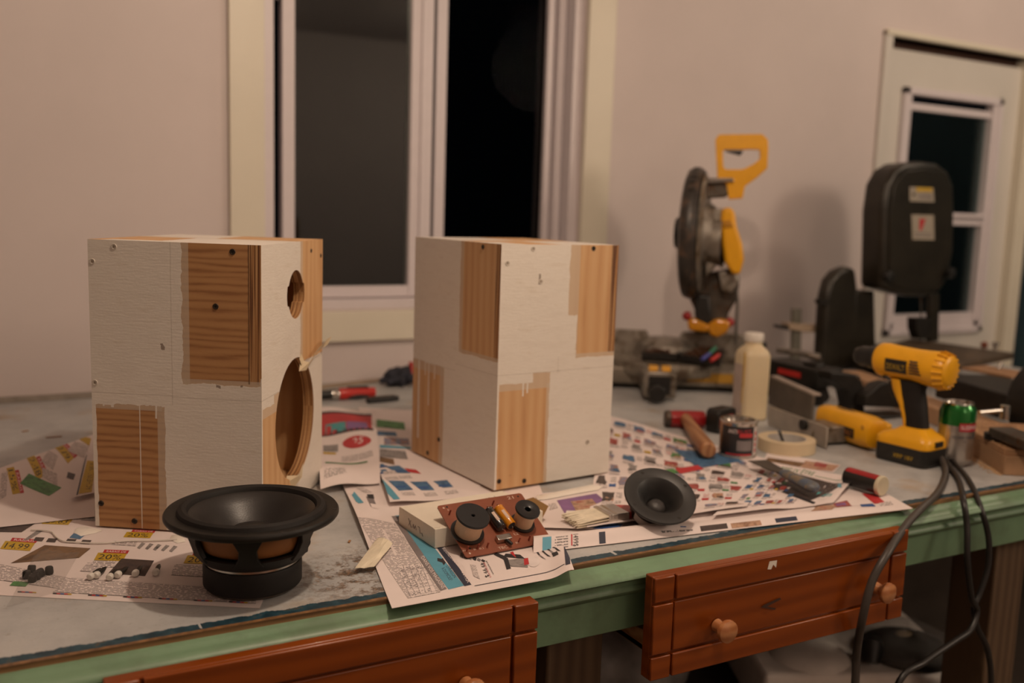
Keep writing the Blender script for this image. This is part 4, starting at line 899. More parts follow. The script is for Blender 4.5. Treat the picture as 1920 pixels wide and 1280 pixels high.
# S8: long page at the front, under everything on the right, hanging over the edge
def lip(a, b):
    A = .013*(1-.55*sst((a-.28)/.12))*(1-sst((a-.80)/.18)); return A*sst(b/.13)*(1-sst((b-.15)/.22))
s = Sheet('flyer_page', 'flyer page whose folded-up front lip runs along the bench front between carton and cable', [(1000, 1036), (1712, 953), (1640, 912), (1000, 960)], .0020, lip, nu=70, nv=100)
s.ab_patch(.020, .040, .015, .12, INKC, 8); s.ab_patch(.048, .078, .02, .11, LINES, 8); s.ab_patch(.15, .165, .015, .11, INKD, 6); s.ab_patch(.085, .088, .03, .12, INKR, 6)
V, Fc, _ = text_geo('1499$'); L = s.lift(); s.mb.add([s.at(.090+.012*y, .115-.095*x, L+.0002) for x, y in V], Fc, INK)
s.ab_patch(.30, .38, .05, .08, LINESB, 6); s.ab_patch(.40, .47, .03, .10, P_DARK, 6); s.ab_patch(.48, .56, .02, .09, P_SKIN, 6); s.ab_patch(.35, .365, .095, .11, INKB, 4); s.ab_patch(.60, .66, .03, .09, INKD, 5)
s.patch([(1520, 965), (1560, 962), (1570, 946), (1530, 948)], P_SKIN, 4)
s.patch([(1570, 955), (1598, 950), (1588, 938), (1562, 944)], P_RED, 4); s.patch([(1572, 952), (1590, 950), (1584, 942), (1566, 945)], INKV, 3); s.patch([(1640, 945), (1660, 942), (1640, 925), (1615, 925)], INKR, 4)
s.patch([(1615, 955), (1642, 952), (1636, 944), (1612, 946)], INKB, 3); s.patch([(1650, 950), (1675, 946), (1670, 940), (1648, 942)], LINESB); s.done()
# S6: the big page of small goods on the right
s = Sheet('flyer_page', 'large crowded flyer page of small colour goods to the right of the plain cabinet', [(1100, 998), (1400, 958), (1436, 860), (1130, 776)], .0030,
          lambda a, b: .008*math.exp(-(b/.10)**2)+.001*math.sin(a*9), nu=50, nv=70)
s.catalogue(.02, .98, .04, .97, 7, 8)
s.patch([(1310, 878), (1395, 866), (1350, 850), (1262, 842)], P_BLUE, 6); s.patch([(1275, 888), (1320, 880), (1308, 872), (1266, 878)], INKR, 3); s.patch([(1230, 892), (1275, 886), (1262, 878), (1226, 884)], P_GREEN, 3); s.done()
s = Sheet('flyer_page', 'flyer page with a purple portrait picture under the white paint brush', [(1010, 992), (1160, 996), (1225, 905), (1010, 925)], .0036, lambda a, b: .003*math.exp(-(b/.14)**2), nu=40, nv=50)
s.patch([(1062, 968), (1160, 960), (1118, 925), (1044, 938)], INKV, 5); s.patch([(1080, 958), (1130, 958), (1110, 935), (1070, 940)], P_SKIN, 4); s.patch([(1100, 966), (1158, 962), (1150, 950), (1110, 952)], P_DARK, 4)
s.patch([(1060, 965), (1110, 966), (1115, 958), (1062, 957)], WHITEPAINT, 3); s.patch([(1148, 948), (1180, 944), (1165, 932), (1130, 930)], P_GREEN, 4); s.patch([(1158, 944), (1188, 940), (1180, 932), (1160, 934)], INKR, 3); s.patch([(1150, 934), (1180, 930), (1170, 922), (1150, 926)], INKB, 3)
s.patch([(1110, 995), (1150, 1000), (1185, 985), (1130, 984)], INKB, 4); s.text('4', (1152, 995), (8, -1), (3, -6), INK); s.patch([(1168, 998), (1200, 990), (1190, 982), (1160, 988)], INKD, 3)
s.patch([(1030, 956), (1046, 952), (1042, 942), (1028, 944)], LINES); s.patch([(1012, 938), (1060, 928), (1050, 922), (1012, 928)], INK, 4); s.done()
# S7: telephone page at the right
s = Sheet('flyer_page', 'glossy page showing a dark phone under the putty knife', [(1336, 972), (1563, 943), (1609, 896), (1437, 864)], .0046, lambda a, b: .007*sst((a-.80)/.2)*sst(.3+b)+.005*math.exp(-(b/.12)**2)*(1-sst((a-.4)/.3)), nu=60, nv=60)
s.text('MIEUX ÊTRE', (1462, 881), (62, 11), (6, -7), INKN); s.patch([(1528, 893), (1592, 906), (1592, 905), (1528, 892)], INKN, 3)
s.patch([(1440, 912), (1520, 938), (1584, 912), (1480, 884)], P_DARK, 6); s.patch([(1530, 935), (1545, 938), (1590, 910), (1550, 906)], M('pale_ink', (0.72, 0.64, 0.62), .6), 5); s.patch([(1532, 930), (1544, 933), (1582, 911), (1552, 907)], INKD, 4)
s.patch([(1530, 928), (1556, 933), (1562, 928), (1534, 922)], INKT, 3); s.patch([(1410, 902), (1525, 945), (1530, 942), (1418, 899)], INK, 6); s.patch([(1570, 918), (1578, 920), (1576, 910), (1570, 908)], INKC, 2)
s.patch([(1420, 905), (1444, 914), (1450, 908), (1430, 898)], PAPER, 2)
s.catalogue(.02, .46, .12, .86, 4, 5, 1.0, [P_RED, P_MIX, P_RED, P_BLUE, P_MIX, P_RED]); s.catalogue(.46, .62, .10, .40, 2, 2, 1.0, [P_RED, P_RED, P_BLUE])
s.done()

# ---------------------------------------------------------------- helpers for tools placed by their spot on the bench
def W2L(root): return (Matrix.Translation(root.location) @ ROT(root.rotation_euler.z, 'Z')).inverted()
def onplane(px, py, c, n):
    d = ray(px, py); return CAM+d*(np.dot(np.array(c)-CAM, n)/np.dot(d, n))
def block(mb, q, z0, z1, m, T): mb.hexa([(p[0], p[1], z0) for p in q], [(p[0], p[1], z1) for p in q], m, T)
def bar(a, b, wd):
    """footprint of a bar from a to b, width wd to its right"""
    a, b = np.array(a[:2]), np.array(b[:2]); d = (b-a)/np.linalg.norm(b-a); n = np.array([d[1], -d[0]])
    return [a, b, b+n*wd, a+n*wd]

# ---------------------------------------------------------------- small things on the front of the bench
p0, p1, p2, p3 = (G(*q, .006) for q in ((1057, 973), (1077, 997), (1133, 987), (1123, 967)))
e0, e1 = (p0+p1)/2, (p2+p3)/2; ax = (e1-e0)[:2]; La = np.linalg.norm(ax); ax /= La
br = thing('paint_brush', 'white-bristled paint brush with a shiny ferrule lying beside the tweeter', 'paint brush', (e1[0], e1[1], .0072), math.atan2(ax[1], ax[0]))
hw = np.linalg.norm((p2-p3)[:2])/2*.93
mb = MB(); N = 26
for i in range(N):
    y = -hw+2*hw*(i+.5)/N; k = R_.uniform(.92, 1.08)
    for j in range(3):
        z = .0025+.0042*j; mb.tube([(0, y*.96, z+.001), (-La*.5, y*1.05, z), (-La*(.93+.1*R_.random()), y*1.16+R_.uniform(-.002, .002), z*.7+.001)], [hw/N*1.25, hw/N*1.3, hw/N*.7], M('white_bristles', (0.70, 0.62, 0.48), .6, var=.12, vs=80), 6)
tag(mb.build('bristles', br), kind='stuff')
mb = MB(); mb.box(-.001, .034, -hw, hw, 0, .0155, STEEL)
for x in (.002, .010, .0125): mb.box(x, x+.0016, -hw-.0006, hw+.0006, -.0004, .0161, STEEL)
mb.build('ferrule', br, bev=.0012)
mb = MB(); mb.loft([[(x, -w_, .008-h_), (x, w_, .008-h_), (x, w_, .008+h_), (x, -w_, .008+h_)] for x, w_, h_ in ((.033, hw*.95, .007), (.05, hw*.7, .0065), (.065, .009, .006), (.11, .008, .0055), (.150, .0105, .006), (.162, .006, .004))], M('red_brush_handle', (0.42, 0.06, 0.05), .35)); mb.build('handle', br, bev=.002)
# putty knife
a, b = G(1446, 881, .016), G(1530, 923, .016); d = (a-b)[:2]; Lk = np.linalg.norm(d); d /= Lk
pk = thing('putty_knife', 'old putty knife with a worn blue-grey handle on the glossy phone page', 'putty knife', (b[0], b[1], .0135), math.atan2(d[1], d[0]))
mb = MB(); secs = []
for t, r in ((0, .004), (.004, .0085), (.012, .0115), (.04, .0105), (.07, .0098), (.092, .0092), (.100, .007)):
    secs.append([(t, r*1.22*math.cos(q), .0085+r*.80*math.sin(q)) for q in np.linspace(0, 2*math.pi, 18, endpoint=False)])
m, nt, b_ = newmat('worn_blue_handle'); tc_ = ND(nt, 'ShaderNodeTexCoord').outputs['Object']; nt.links.new(RAMP(nt, NOISE(nt, tc_, 45, 4, .65), [(0.38, (0.07, 0.10, 0.16)), (0.52, (0.11, 0.115, 0.12)), (0.62, (0.20, 0.15, 0.10))]), b_.inputs['Base Color']); b_.inputs['Roughness'].default_value = .5
mb.loft(secs, m); mb.build('handle', pk)
mb = MB(); mb.loft([[(t, -w_, .0075-h_), (t, w_, .0075-h_), (t, w_, .0075+h_), (t, -w_, .0075+h_)] for t, w_, h_ in ((.096, .0075, .0028), (.108, .0085, .0014), (.125, .0150, .0010), (.185, .0200, .0004))], DSTEEL); mb.build('blade', pk, smooth=0)
# red and black tube with a cream cap
a, b = G(1597, 897, .018), G(1655, 914, .018); d = (b-a)[:2]; d /= np.linalg.norm(d); a = b[:2]-d*.07
tb_ = thing('sealant_tube', 'red and black cylindrical tube with a cream end cap under the glossy page', 'tube', (b[0], b[1], .0042), math.atan2(d[1], d[0]))
T = TR(0, 0, .0165) @ ROT(math.pi/2, 'Y')
mb = MB(); mb.lathe([(0, -.07), (.0155, -.07), (.0158, -.068), (.0158, -.004), (0, -.004)], BLACKP, 40, T); mb.build('tube_body', tb_)
mb = MB(); mb.lathe([(.0160, -.068), (.0160, -.006)], RED, 10, T, math.radians(140), math.radians(225)); mb.build('red_band', tb_, recalc=False)
MB().lathe([(0, -.006), (.0166, -.006), (.0170, -.004), (.0170, -.0006), (.0158, .0008), (0, .0008)], M('cream_cap', (0.60, 0.53, 0.38), .45), 40, T).build('end_cap', tb_)
# masking tape roll with a pencil standing in it
c = G(1482, 846, 0); tr_ = thing('masking_tape_roll', 'cream roll of masking tape lying flat between paint can and yellow jigsaw', 'tape roll', (c[0], c[1]+.012, .0005))
MB().lathe([(.0385, 0), (.0555, 0), (.0562, .0008), (.0562, .0242), (.0555, .025), (.0385, .025), (.0385, 0)], TAPE, 72).build('tape', tr_)
MB().lathe([(.0365, 0.0005), (.0385, 0.0005), (.0385, .0245), (.0365, .0245), (.0365, 0.0005)], M('cardboard_core', (0.50, 0.47, 0.44), .6), 64).build('core', tr_)
mb = MB(); a, b = G(1472, 838, .002), G(1461, 808, .050); tag(mb.tube([a, a+(b-a)*.08, b], [.001, .0030, .0034], M('dark_pencil', (0.03, 0.03, 0.035), .4), 10).build('pencil', None), 'dark pencil standing tilted inside the masking tape roll', 'pencil')
# little paint can
c = G(1394, 864, 0); pc = thing('paint_can', 'small open metal paint can with a dark printed label', 'paint can', (c[0]+.01, c[1]+.03, .004), math.radians(20))
mb = MB(); mb.lathe([(0, 0), (.0345, 0), (.0362, .0015), (.0362, .003), (.0350, .004), (.0350, .066), (.0366, .068), (.0366, .0705), (.0350, .0712), (.0300, .0712), (.0292, .066), (.0292, .0655), (0, .0655)], STEEL, 64); mb.build('can', pc)
LABEL = M('dark_can_label', (0.020, 0.018, 0.02), .35); LR = .03525
mb = MB(); mb.lathe([(LR, .006), (LR, .062)], LABEL, 40, None, math.radians(150), math.radians(262)); mb.lathe([(LR, .006), (LR, .062)], M('pale_can_label', (0.55, 0.50, 0.47), .5), 30, None, math.radians(262), math.radians(320))
def wrapt(mb, tx, m, a0, a1, z0, h, r):
    V, Fc, _ = text_geo(tx); mb.add([((r)*math.cos(a0+(a1-a0)*x), r*math.sin(a0+(a1-a0)*x), z0+h*y) for x, y in V], Fc, m)
def wrapq(mb, m, a0, a1, z0, z1, r): mb.lathe([(r, z0), (r, z1)], m, 10, None, a0, a1)
A_ = math.radians
wrapq(mb, INKR, A_(212), A_(256), .042, .050, LR+.0002); wrapt(mb, 'RUST', INKR, A_(205), A_(250), .050, .007, LR+.0003); wrapt(mb, 'ANTI', M('pale_ink', (0.72, 0.64, 0.62), .6), A_(176), A_(204), .049, .008, LR+.0003)
wrapq(mb, M('grey_ink', (0.2, .17, .17), .7), A_(205), A_(255), .016, .036, LR+.0002); wrapq(mb, INKR, A_(170), A_(255), .007, .010, LR+.0002)
for k in range(4): wrapq(mb, INKR, A_(268), A_(278), .012+.011*k, .019+.011*k, LR+.0002)
for k in range(9): wrapq(mb, INKG, A_(284), A_(314), .010+.0055*k, .0122+.0055*k, LR+.0002)
mb.build('can_label', pc, recalc=False)
# tape measure behind the can
c = G(1362, 812, 0); tm = thing('tape_measure', 'black tape measure with a red label half hidden behind the paint can', 'tape measure', (c[0], c[1]+.02, .0006), .25)
mb = MB(); mb.prism(rrect(-.034, .034, 0, .052, .012), -.016, .016, BLACKP, ROT(math.pi/2, 'X')); mb.build('case', tm, bev=.002)
mb = MB(); mb.box(-.026, .020, -.0166, -.0160, .012, .038, REDP); mb.build('red_label', tm)
mb = MB(); mb.box(.030, .052, -.010, .010, .001, .003, STEEL); mb.build('tape_end', tm)
# hammer
a, b = G(1246, 785, .0185), G(1322, 787, .0185); d = (b-a)[:2]; Lh = np.linalg.norm(d); d /= Lh; c = (a+b)/2
hm = thing('hammer', 'red-headed lump hammer with a wooden handle pointing toward the paint can', 'hammer', (c[0], c[1], .0006), math.atan2(d[1], d[0]))
def octs(x, r): return [(x, r*math.cos(q), .0185+r*math.sin(q)) for q in np.linspace(math.pi/8, 2*math.pi+math.pi/8, 8, endpoint=False)]
mb = MB(); mb.loft([octs(-Lh/2+.012, .0190), octs(-.02, .0195), octs(.02, .0195), octs(Lh/2-.006, .0195), octs(Lh/2-.001, .0175)], RED); mb.build('head', hm, bev=.002)
mb = MB(); mb.loft([octs(-Lh/2, .0165), octs(-Lh/2+.003, .0185), octs(-Lh/2+.0125, .0192)], DSTEEL); mb.build('striking_face', hm, bev=.001)
T = W2L(hm); q0 = (c[0], c[1], .022); q1 = G(1328, 845, .0215); v = (np.array(q1)-np.array(q0)); mb = MB()
mb.tube([np.array(q0)-v*.10, np.array(q0)+v*.02, np.array(q0)+v*.25, np.array(q0)+v*.6, np.array(q0)+v*.92, np.array(q0)+v*.985, np.array(q1)], [.010, .0125, .0130, .0150, .0168, .0160, .0120], WOOD('hammer_handle_wood', (0.40, 0.20, 0.09), (0.27, 0.11, 0.045), 'y', 1, .5), 20, T); mb.build('handle', hm)
# bottle
c = G(1409, 788, 0); bt = thing('glue_bottle', 'tall square-shouldered plastic bottle of pale yellow glue with white cap', 'bottle', (c[0]+.01, c[1]+.02, .0006), math.radians(-14))
def sq(s, r, z): return [(x, y, z) for x, y in rrect(-s, s, -s, s, r, 6)]
GLUE = M('pale_yellow_glue_plastic', (0.66, 0.545, 0.36), .38, var=.06, vs=10)
GLUE.node_tree.nodes['Principled BSDF'].inputs['Subsurface Weight'].default_value = .25; GLUE.node_tree.nodes['Principled BSDF'].inputs['Subsurface Radius'].default_value = (.02, .012, .006)
mb = MB(); mb.loft([sq(.028, .010, 0), sq(.0315, .012, .004), sq(.0320, .012, .080), sq(.0320, .012, .146), sq(.0300, .0150, .157), sq(.0240, .0180, .166), sq(.0195, .0180, .171), sq(.0190, .0175, .182)], GLUE); mb.build('bottle_body', bt)
MB().lathe([(0, .180), (.0215, .180), (.0222, .182), (.0222, .196), (.0205, .199), (0, .199)], WHITEP, 40, None).build('cap', bt)
mb = MB(); mb.box(-.0327, -.0322, -.021, .021, .012, .128, M('pinkish_label', (0.46, 0.37, 0.33), .6, var=.1)); 
mb.build('label', bt)
mb = MB()
for y, z0, z1, w_ in ((-.0215, .04, .158, .0012), (-.024, .08, .150, .0016)): mb.box(-.0334, -.0312, y, y+w_*2, z0, z1, M('yellow_drip', (0.50, 0.30, 0.04), .35))
mb.build('glue_drip', bt, bev=.0004)

# ---------------------------------------------------------------- cordless drill (points at the wall)
dr = thing('cordless_drill', 'yellow and black cordless drill standing on its battery', 'drill', (1.562, 1.212, .0006), math.radians(97))
mb = MB(); mb.prism(rrect(-.058, .052, -.041, .041, .016), 0, .040, BLACKP); mb.build('battery', dr, bev=.005, seg=3)
mb = MB()
def rr3(x0, x1, w_, r, z): return [(x, y, z) for x, y in rrect(x0, x1, -w_, w_, r, 5)]
mb.loft([rr3(-.059, .053, .0415, .016, .034), rr3(-.059, .053, .0415, .016, .046), rr3(-.056, .044, .038, .016, .054), rr3(-.045, .022, .028, .014, .062), rr3(-.036, .012, .021, .012, .070)], YEL); fo = mb.build('battery_mount', dr, bev=.002)
mb = MB(); mb.box(-.062, -.0585, -.012, .012, .040, .050, BLACKP); mb.build('battery_latch', fo)
mb = MB(); text_on(mb, 'XRP 18V', INKY, (.008, .0416, .012), (-.042, 0, 0), (0, 0, .008)); mb.build('battery_lettering', dr, smooth=0)
def ell(cx, cz, rx, ry, n=20, e=.8): 
    return [(math.copysign(abs(math.cos(q))**e, math.cos(q))*rx+cx, math.copysign(abs(math.sin(q))**e, math.sin(q))*ry) for q in np.linspace(0, 2*math.pi, n, endpoint=False)]
mb = MB(); secs = []
for z, cx, rx, ry in ((.064, -.012, .024, .017), (.085, -.010, .022, .0175), (.115, -.004, .0225, .018), (.140, .004, .025, .018), (.158, .006, .030, .020)): secs.append([(x, y, z) for x, y in ell(cx, 0, rx, ry)])
mb.loft(secs, RUBBER); mb.build('grip', dr)
mb = MB(); secs = []
for z, cx, rx, ry in ((.070, .004, .009, .0150), (.090, .009, .0075, .0160), (.108, .016, .0068, .0168), (.118, .020, .010, .0172), (.135, .026, .0145, .0180), (.158, .030, .018, .0195)): secs.append([(x, y, z) for x, y in ell(cx, 0, rx, ry)])
mb.loft(secs, YEL); mb.build('grip_front', dr)
mb = MB(); mb.prism([(.040, .150), (.052, .150), (.050, .135), (.044, .122), (.036, .118)], -.008, .008, BLACKP, ROT(math.pi/2, 'X')); mb.build('trigger', dr, bev=.002)
mb = MB(); secs = []
for x, r, dz in ((-.072, .020, 0), (-.069, .0290, 0), (-.063, .0330, 0), (-.052, .0350, 0), (-.040, .0355, 0), (-.024, .0335, .001), (.0, .0320, .002), (.040, .0325, .003), (.062, .0335, .004), (.074, .0325, .004), (.080, .0280, .004)):
    secs.append([(x, r*math.cos(q)*.94, .186+dz+r*math.sin(q)) for q in np.linspace(0, 2*math.pi, 36, endpoint=False)])
mb.loft(secs, YEL); hs = mb.build('motor_housing', dr)
mb = MB()
for k in range(11):
    q = math.radians(-80+20*k)+math.pi/2*0; 
    mb.tube([(-.068, .0315*math.cos(q)*.94, .186+.0315*math.sin(q)), (-.050, .0360*math.cos(q)*.94, .186+.0360*math.sin(q))], .0026, YEL, 8)
    mb.tube([(-.068, -.0315*math.cos(q)*.94, .186+.0315*math.sin(q)), (-.050, -.0360*math.cos(q)*.94, .186+.0360*math.sin(q))], .0026, YEL, 8)
mb.build('end_cap_ribs', hs)
def sideq(x, z, r=.0338, dz=.188): 
    zz = (z-dz)/r; return (x, math.sqrt(max(0, 1-zz*zz))*r*.945+.0002, z)
mb = MB()
def sidepatch(mb, x0, x1, z0, z1, m, lift=.0004, n=6):
    V, F = [], []
    for j in range(n+1):
        for i in range(2): p = sideq(x0 if i == 0 else x1, z0+(z1-z0)*j/n); V.append((p[0], p[1]+lift, p[2]))
    for j in range(n): F.append((2*j, 2*j+1, 2*j+3, 2*j+2))
    mb.add(V, F, m)
sidepatch(mb, .048, .002, .172, .198, BLACKP); 
V, Fc, _ = text_geo('DEWALT'); mb.add([(lambda p: (p[0], p[1]+.0007, p[2]))(sideq(.044-.038*x, .178+.011*y)) for x, y in V], Fc, INKY); mb.build('name_plate', hs, recalc=False)
for k in range(5):
    mb = MB(); sidepatch(mb, -.003, -.028+.002*k, .174+.0058*k, .1770+.0058*k, INK, .0012, 2); mb.build('vent_slot', hs, recalc=False)
mb = MB(); mb.lathe([(0, .078), (.024, .078), (.0245, .084), (.0225, .086), (.0225, .100), (.0205, .104), (.0205, .118), (.015, .132), (.008, .136), (.004, .137), (0, .137)], BLACKP, 32, TR(0, 0, .190) @ ROT(math.pi/2, 'Y')); mb.build('chuck', dr)
mb = MB(); mb.sph((.052, .019, .158), .006, BLACKP, 10, (1.4, .5, .7)); mb.build('direction_switch', dr)

# ---------------------------------------------------------------- jigsaw lying on its side
A0, A1 = G(1554, 804, .044), G(1444, 763, .044)
jg = thing('jigsaw', 'yellow corded jigsaw lying on its side left of the drill', 'jigsaw', (1.573, 1.372, .0006), math.radians(82))
J = W2L(jg); mb = MB(); secs = []
for x, w_, h_, cz_ in ((-.088, .018, .018, .034), (-.084, .027, .028, .034), (-.06, .031, .032, .035), (-.01, .031, .032, .035), (.015, .030, .030, .036), (.05, .029, .028, .038), (.075, .026, .024, .040), (.082, .018, .018, .040)):
    secs.append([(x, math.copysign(abs(math.cos(q))**.75, math.cos(q))*w_, cz_+math.copysign(abs(math.sin(q))**.75, math.sin(q))*h_) for q in np.linspace(0, 2*math.pi, 28, endpoint=False)])
mb.loft(secs, YEL); jb = mb.build('motor_housing', jg)
mb = MB(); mb.loft([[(x, y0_+dy, z0_+dz_) for dy, dz_ in ((-.012, -.012), (.012, -.012), (.012, .012), (-.012, .012))] for x, y0_, z0_ in ((.07, -.018, .045), (.045, -.036, .045), (-.02, -.044, .044), (-.075, -.034, .040), (-.086, -.010, .036))], YEL); mb.build('handle', jg, bev=.005, seg=3)
mb = MB(); mb.box(-.052, -.004, .0312, .0318, .020, .040, BLACKP)
text_on(mb, 'DEWALT', INKO, (-.008, .0321, .024), (-.040, 0, 0), (0, 0, .011)); mb.build('name_plate', jb, smooth=0)
mb = MB(); mb.box(-.02, .035, -.006, .006, .0655, .0668, BLACKP); text_on(mb, 'DEWALT', YEL, (.032, .004, .0671), (-.048, 0, 0), (0, -.008, 0)); mb.build('name_plate', jb, smooth=0)
mb = MB(); mb.sph((-.070, .027, .045), .006, M('ochre_plastic', (0.45, 0.20, 0.01), .4), 10, (1, .35, 1.2)); mb.build('screw_boss', jb)
mb = MB(); sh = bar(A0, A1, -.004); block(mb, sh, .004, .048, M('pale_shoe_metal', (0.42, 0.38, 0.33), .4, .5, var=.1), J)
a3 = np.array(A0[:2]); b3 = np.array(A1[:2]); dd = (b3-a3)/np.linalg.norm(b3-a3); nn = np.array([dd[1], -dd[0]]); 
mb.build('shoe_plate', jg, bev=.002)
mb = MB(); block(mb, [a3+dd*.03-nn*.0*0+nn*.004, a3+dd*.10+nn*.004, a3+dd*.10+nn*.07, a3+dd*.03+nn*.07], .006, .040, ALU, J); mb.build('gear_case', jg, bev=.003)
mb = MB(); mb.cyl((*(a3+dd*.075-nn*.002), .036), (*(a3+dd*.075-nn*.012), .036), .011, .011, BLACKP, 20, J); mb.build('adjuster_knob', jg)
mb = MB(); mb.tube([(*(a3+dd*.045-nn*.004), .030), (*(a3+dd*.045-nn*.006), .002)], .004, STEEL, 8, J); mb.build('blade_clamp', jg)
# beer can
c = G(1797, 878, 0); bc = thing('beer_can', 'green and silver beer can standing right of the drill', 'can', (c[0]+.022, c[1]+.028, .0006))
CANS = M('silver_can_print', (0.50, 0.46, 0.42), .25, .85, var=.1, vs=60); CANG = M('green_can_print', (0.012, 0.16, 0.025), .2, .55, var=.1, coat=.5)
MB().lathe([(0, .004), (.022, .004), (.0245, .0), (.027, .004), (.0325, .012), (.033, .016), (.033, .080)], CANS, 56).build('can_body', bc)
MB().lathe([(.033, .080), (.033, .104), (.0315, .110), (.0272, .1185)], CANG, 56).build('green_shoulder', bc)
MB().lathe([(.0272, .1185), (.0280, .1205), (.0275, .122), (.0262, .1218), (.0255, .118), (0, .118)], STEEL, 48).build('rim', bc)
mb = MB(); mb.prism(rrect(-.009, .009, -.006, .006, .004), .118, .1192, STEEL, TR(.003, .0, 0)); mb.build('pull_tab', bc)
mb = MB(); wrapq(mb, M('red_can_label', (0.36, 0.015, 0.03), .3), A_(224), A_(300), .070, .086, .03325); wrapt(mb, 'SLEEMAN', M('pale_ink', (0.72, 0.64, 0.62), .6), A_(228), A_(296), .0745, .0075, .0334)
wrapt(mb, 'SILVER CREEK', INKD, A_(205), A_(285), .056, .0055, .0334); wrapt(mb, 'LAGER', INKG, A_(238), A_(258), .050, .003, .0334)
for k in range(5): wrapq(mb, INKY, A_(146+8*k), A_(150+8*k), .05, .079, .0333)
mb.build('can_label', bc, recalc=False)

# ---------------------------------------------------------------- cables running off the bench end
CAB = M('black_cable', (0.016, 0.014, 0.013), .4); CABG = M('dusty_cable', (0.055, 0.045, 0.038), .45)
def hang(px, py, y): return PY(px, py, y)
def smooth_path(P, n=8):
    P = [np.array(p, float) for p in P]; Q = []
    for i in range(len(P)-1):
        a, b, c_, d = P[max(i-1, 0)], P[i], P[i+1], P[min(i+2, len(P)-1)]
        for t in np.linspace(0, 1, n, endpoint=False): Q.append(.5*((2*b)+(-a+c_)*t+(2*a-5*b+4*c_-d)*t*t+(-a+3*b-3*c_+d)*t**3))
    Q.append(P[-1]); return Q
c1_ = [G(1752, 838, .03), G(1768, 866, .012), G(1772, 892, .0055), G(1757, 925, .006), hang(1728, 953, .985), hang(1700, 983, .965), hang(1665, 1035, .932), hang(1635, 1090, .928), hang(1617, 1160, .930), hang(1606, 1225, .95), hang(1602, 1300, .95), (*hang(1600, 1330, .95)[:2], -.55), (*hang(1596, 1340, .93)[:2], -.85), (*(hang(1560, 1340, .80)[:2]), -.912)]
tag(MB().tube(smooth_path(c1_), .0062, CABG, 12).build('power_cable', None), 'thick dusty cable drooping in front of the drawer knob', 'cable', 'cables hanging off the bench')
c2p = [G(1756, 846, .022), G(1778, 872, .010), G(1797, 900, .0065), hang(1806, 935, .985), hang(1813, 985, .965), hang(1814, 1050, .955), hang(1822, 1120, .955), hang(1832, 1145, .955), hang(1820, 1180, .95), hang(1790, 1202, .95), hang(1735, 1240, .95), hang(1680, 1290, .95), (*hang(1640, 1330, .94)[:2], -.45), (*hang(1600, 1340, .90)[:2], -.85), (*(hang(1520, 1340, .70)[:2]), -.913)]
tag(MB().tube(smooth_path(c2p), .0052, CAB, 12).build('power_cable', None), 'black cable hanging from the drill corner and curling left under the bench', 'cable', 'cables hanging off the bench')
c3p = [G(1758, 838, .022), G(1790, 868, .012), G(1818, 903, .006), hang(1838, 950, .985), hang(1853, 1005, .972), hang(1853, 1060, .968), hang(1838, 1110, .968), hang(1826, 1140, .968), hang(1832, 1175, .968), hang(1852, 1220, .968), hang(1858, 1300, .968), (*hang(1860, 1330, .968)[:2], -.55), (*hang(1862, 1340, .95)[:2], -.85), (*(hang(1880, 1340, .80)[:2]), -.913)]
tag(MB().tube(smooth_path(c3p), .0050, CAB, 12).build('power_cable', None), 'rightmost black cable, crossing another and falling along the bench post', 'cable', 'cables hanging off the bench')

# ---------------------------------------------------------------- miter saw
ms = thing('miter_saw', 'yellow-handled miter saw with its head raised against the wall', 'miter saw', (1.62, 2.06, 0.0006), -.57)
SB = M('saw_base_casting', (0.25, 0.22, 0.18), .5, .5, var=.2, dirt=(.10, .07, .045), dirts=18)
mb = MB(); mb.prism([(-.29, -.045), (-.20, -.105), (.20, -.105), (.29, -.045), (.29, .09), (.17, .13), (-.17, .13), (-.29, .09)], .012, .058, SB); mb.build('base', ms, bev=.006)
mb = MB()
for x, y in ((-.24, -.03), (.24, -.03), (-.2, .09), (.2, .09)): mb.lathe([(0, 0), (.022, 0), (.02, .012), (0, .012)], BLACKP, 16, TR(x, y, 0))
for x, y in ((-.24, -.03), (.24, -.03), (-.2, .09), (.2, .09)): MB().lathe([(0, 0), (.022, 0), (.02, .0125), (0, .0125)], BLACKP, 16, TR(x, y, 0)).build('foot', ms)
MB().lathe([(0, .040), (.150, .040), (.153, .046), (.153, .070), (.150, .074), (0, .074)], SB, 72, TR(0, -.005, 0)).build('turntable', ms)
for s in (-1, 1):
    mb = MB(); mb.prism([(s*.012, .058), (s*.27, .058), (s*.27, .120), (s*.20, .140), (s*.05, .140), (s*.03, .10), (s*.012, .09)][::s], -.058, -.044, ALU, ROT(math.pi/2, 'X')); mb.build('fence', ms, bev=.003)
mb = MB(); mb.loft([[(x, y, z) for x, z in ((-.074, .010), (.006, .010), (.006, .066), (-.004, .074), (-.064, .074), (-.074, .066))] for y in (-.265, -.12)], ALU); ar = mb.build('miter_arm', ms, bev=.003)
mb = MB(); mb.box(-.062, -.008, -.268, -.2635, .018, .064, BLACKP); mb.build('arm_recess', ar)
for s in (0, 1):
    mb = MB(); x0 = -.064+.032*s; mb.prism([(x0+.002, -.25), (x0+.024, -.25), (x0+.030, -.19), (x0+.006, -.185)], .074, .080, YEL); mb.build('detent_lever', ar, bev=.0015)
mb = MB(); mb.lathe([(0, 0), (.015, 0), (.017, .006), (.022, .03), (.021, .042), (.017, .046), (0, .046)], BLACKP, 28, TR(-.042, -.262, .026) @ ROT(math.pi/2, 'X')); mb.build('lock_knob', ar)
mb = MB(); mb.box(.05, .17, -.1075, -.1045, .026, .050, M('yellow_scale_label', (0.42, 0.22, 0.02), .5)); mb.build('scale_label', ms)
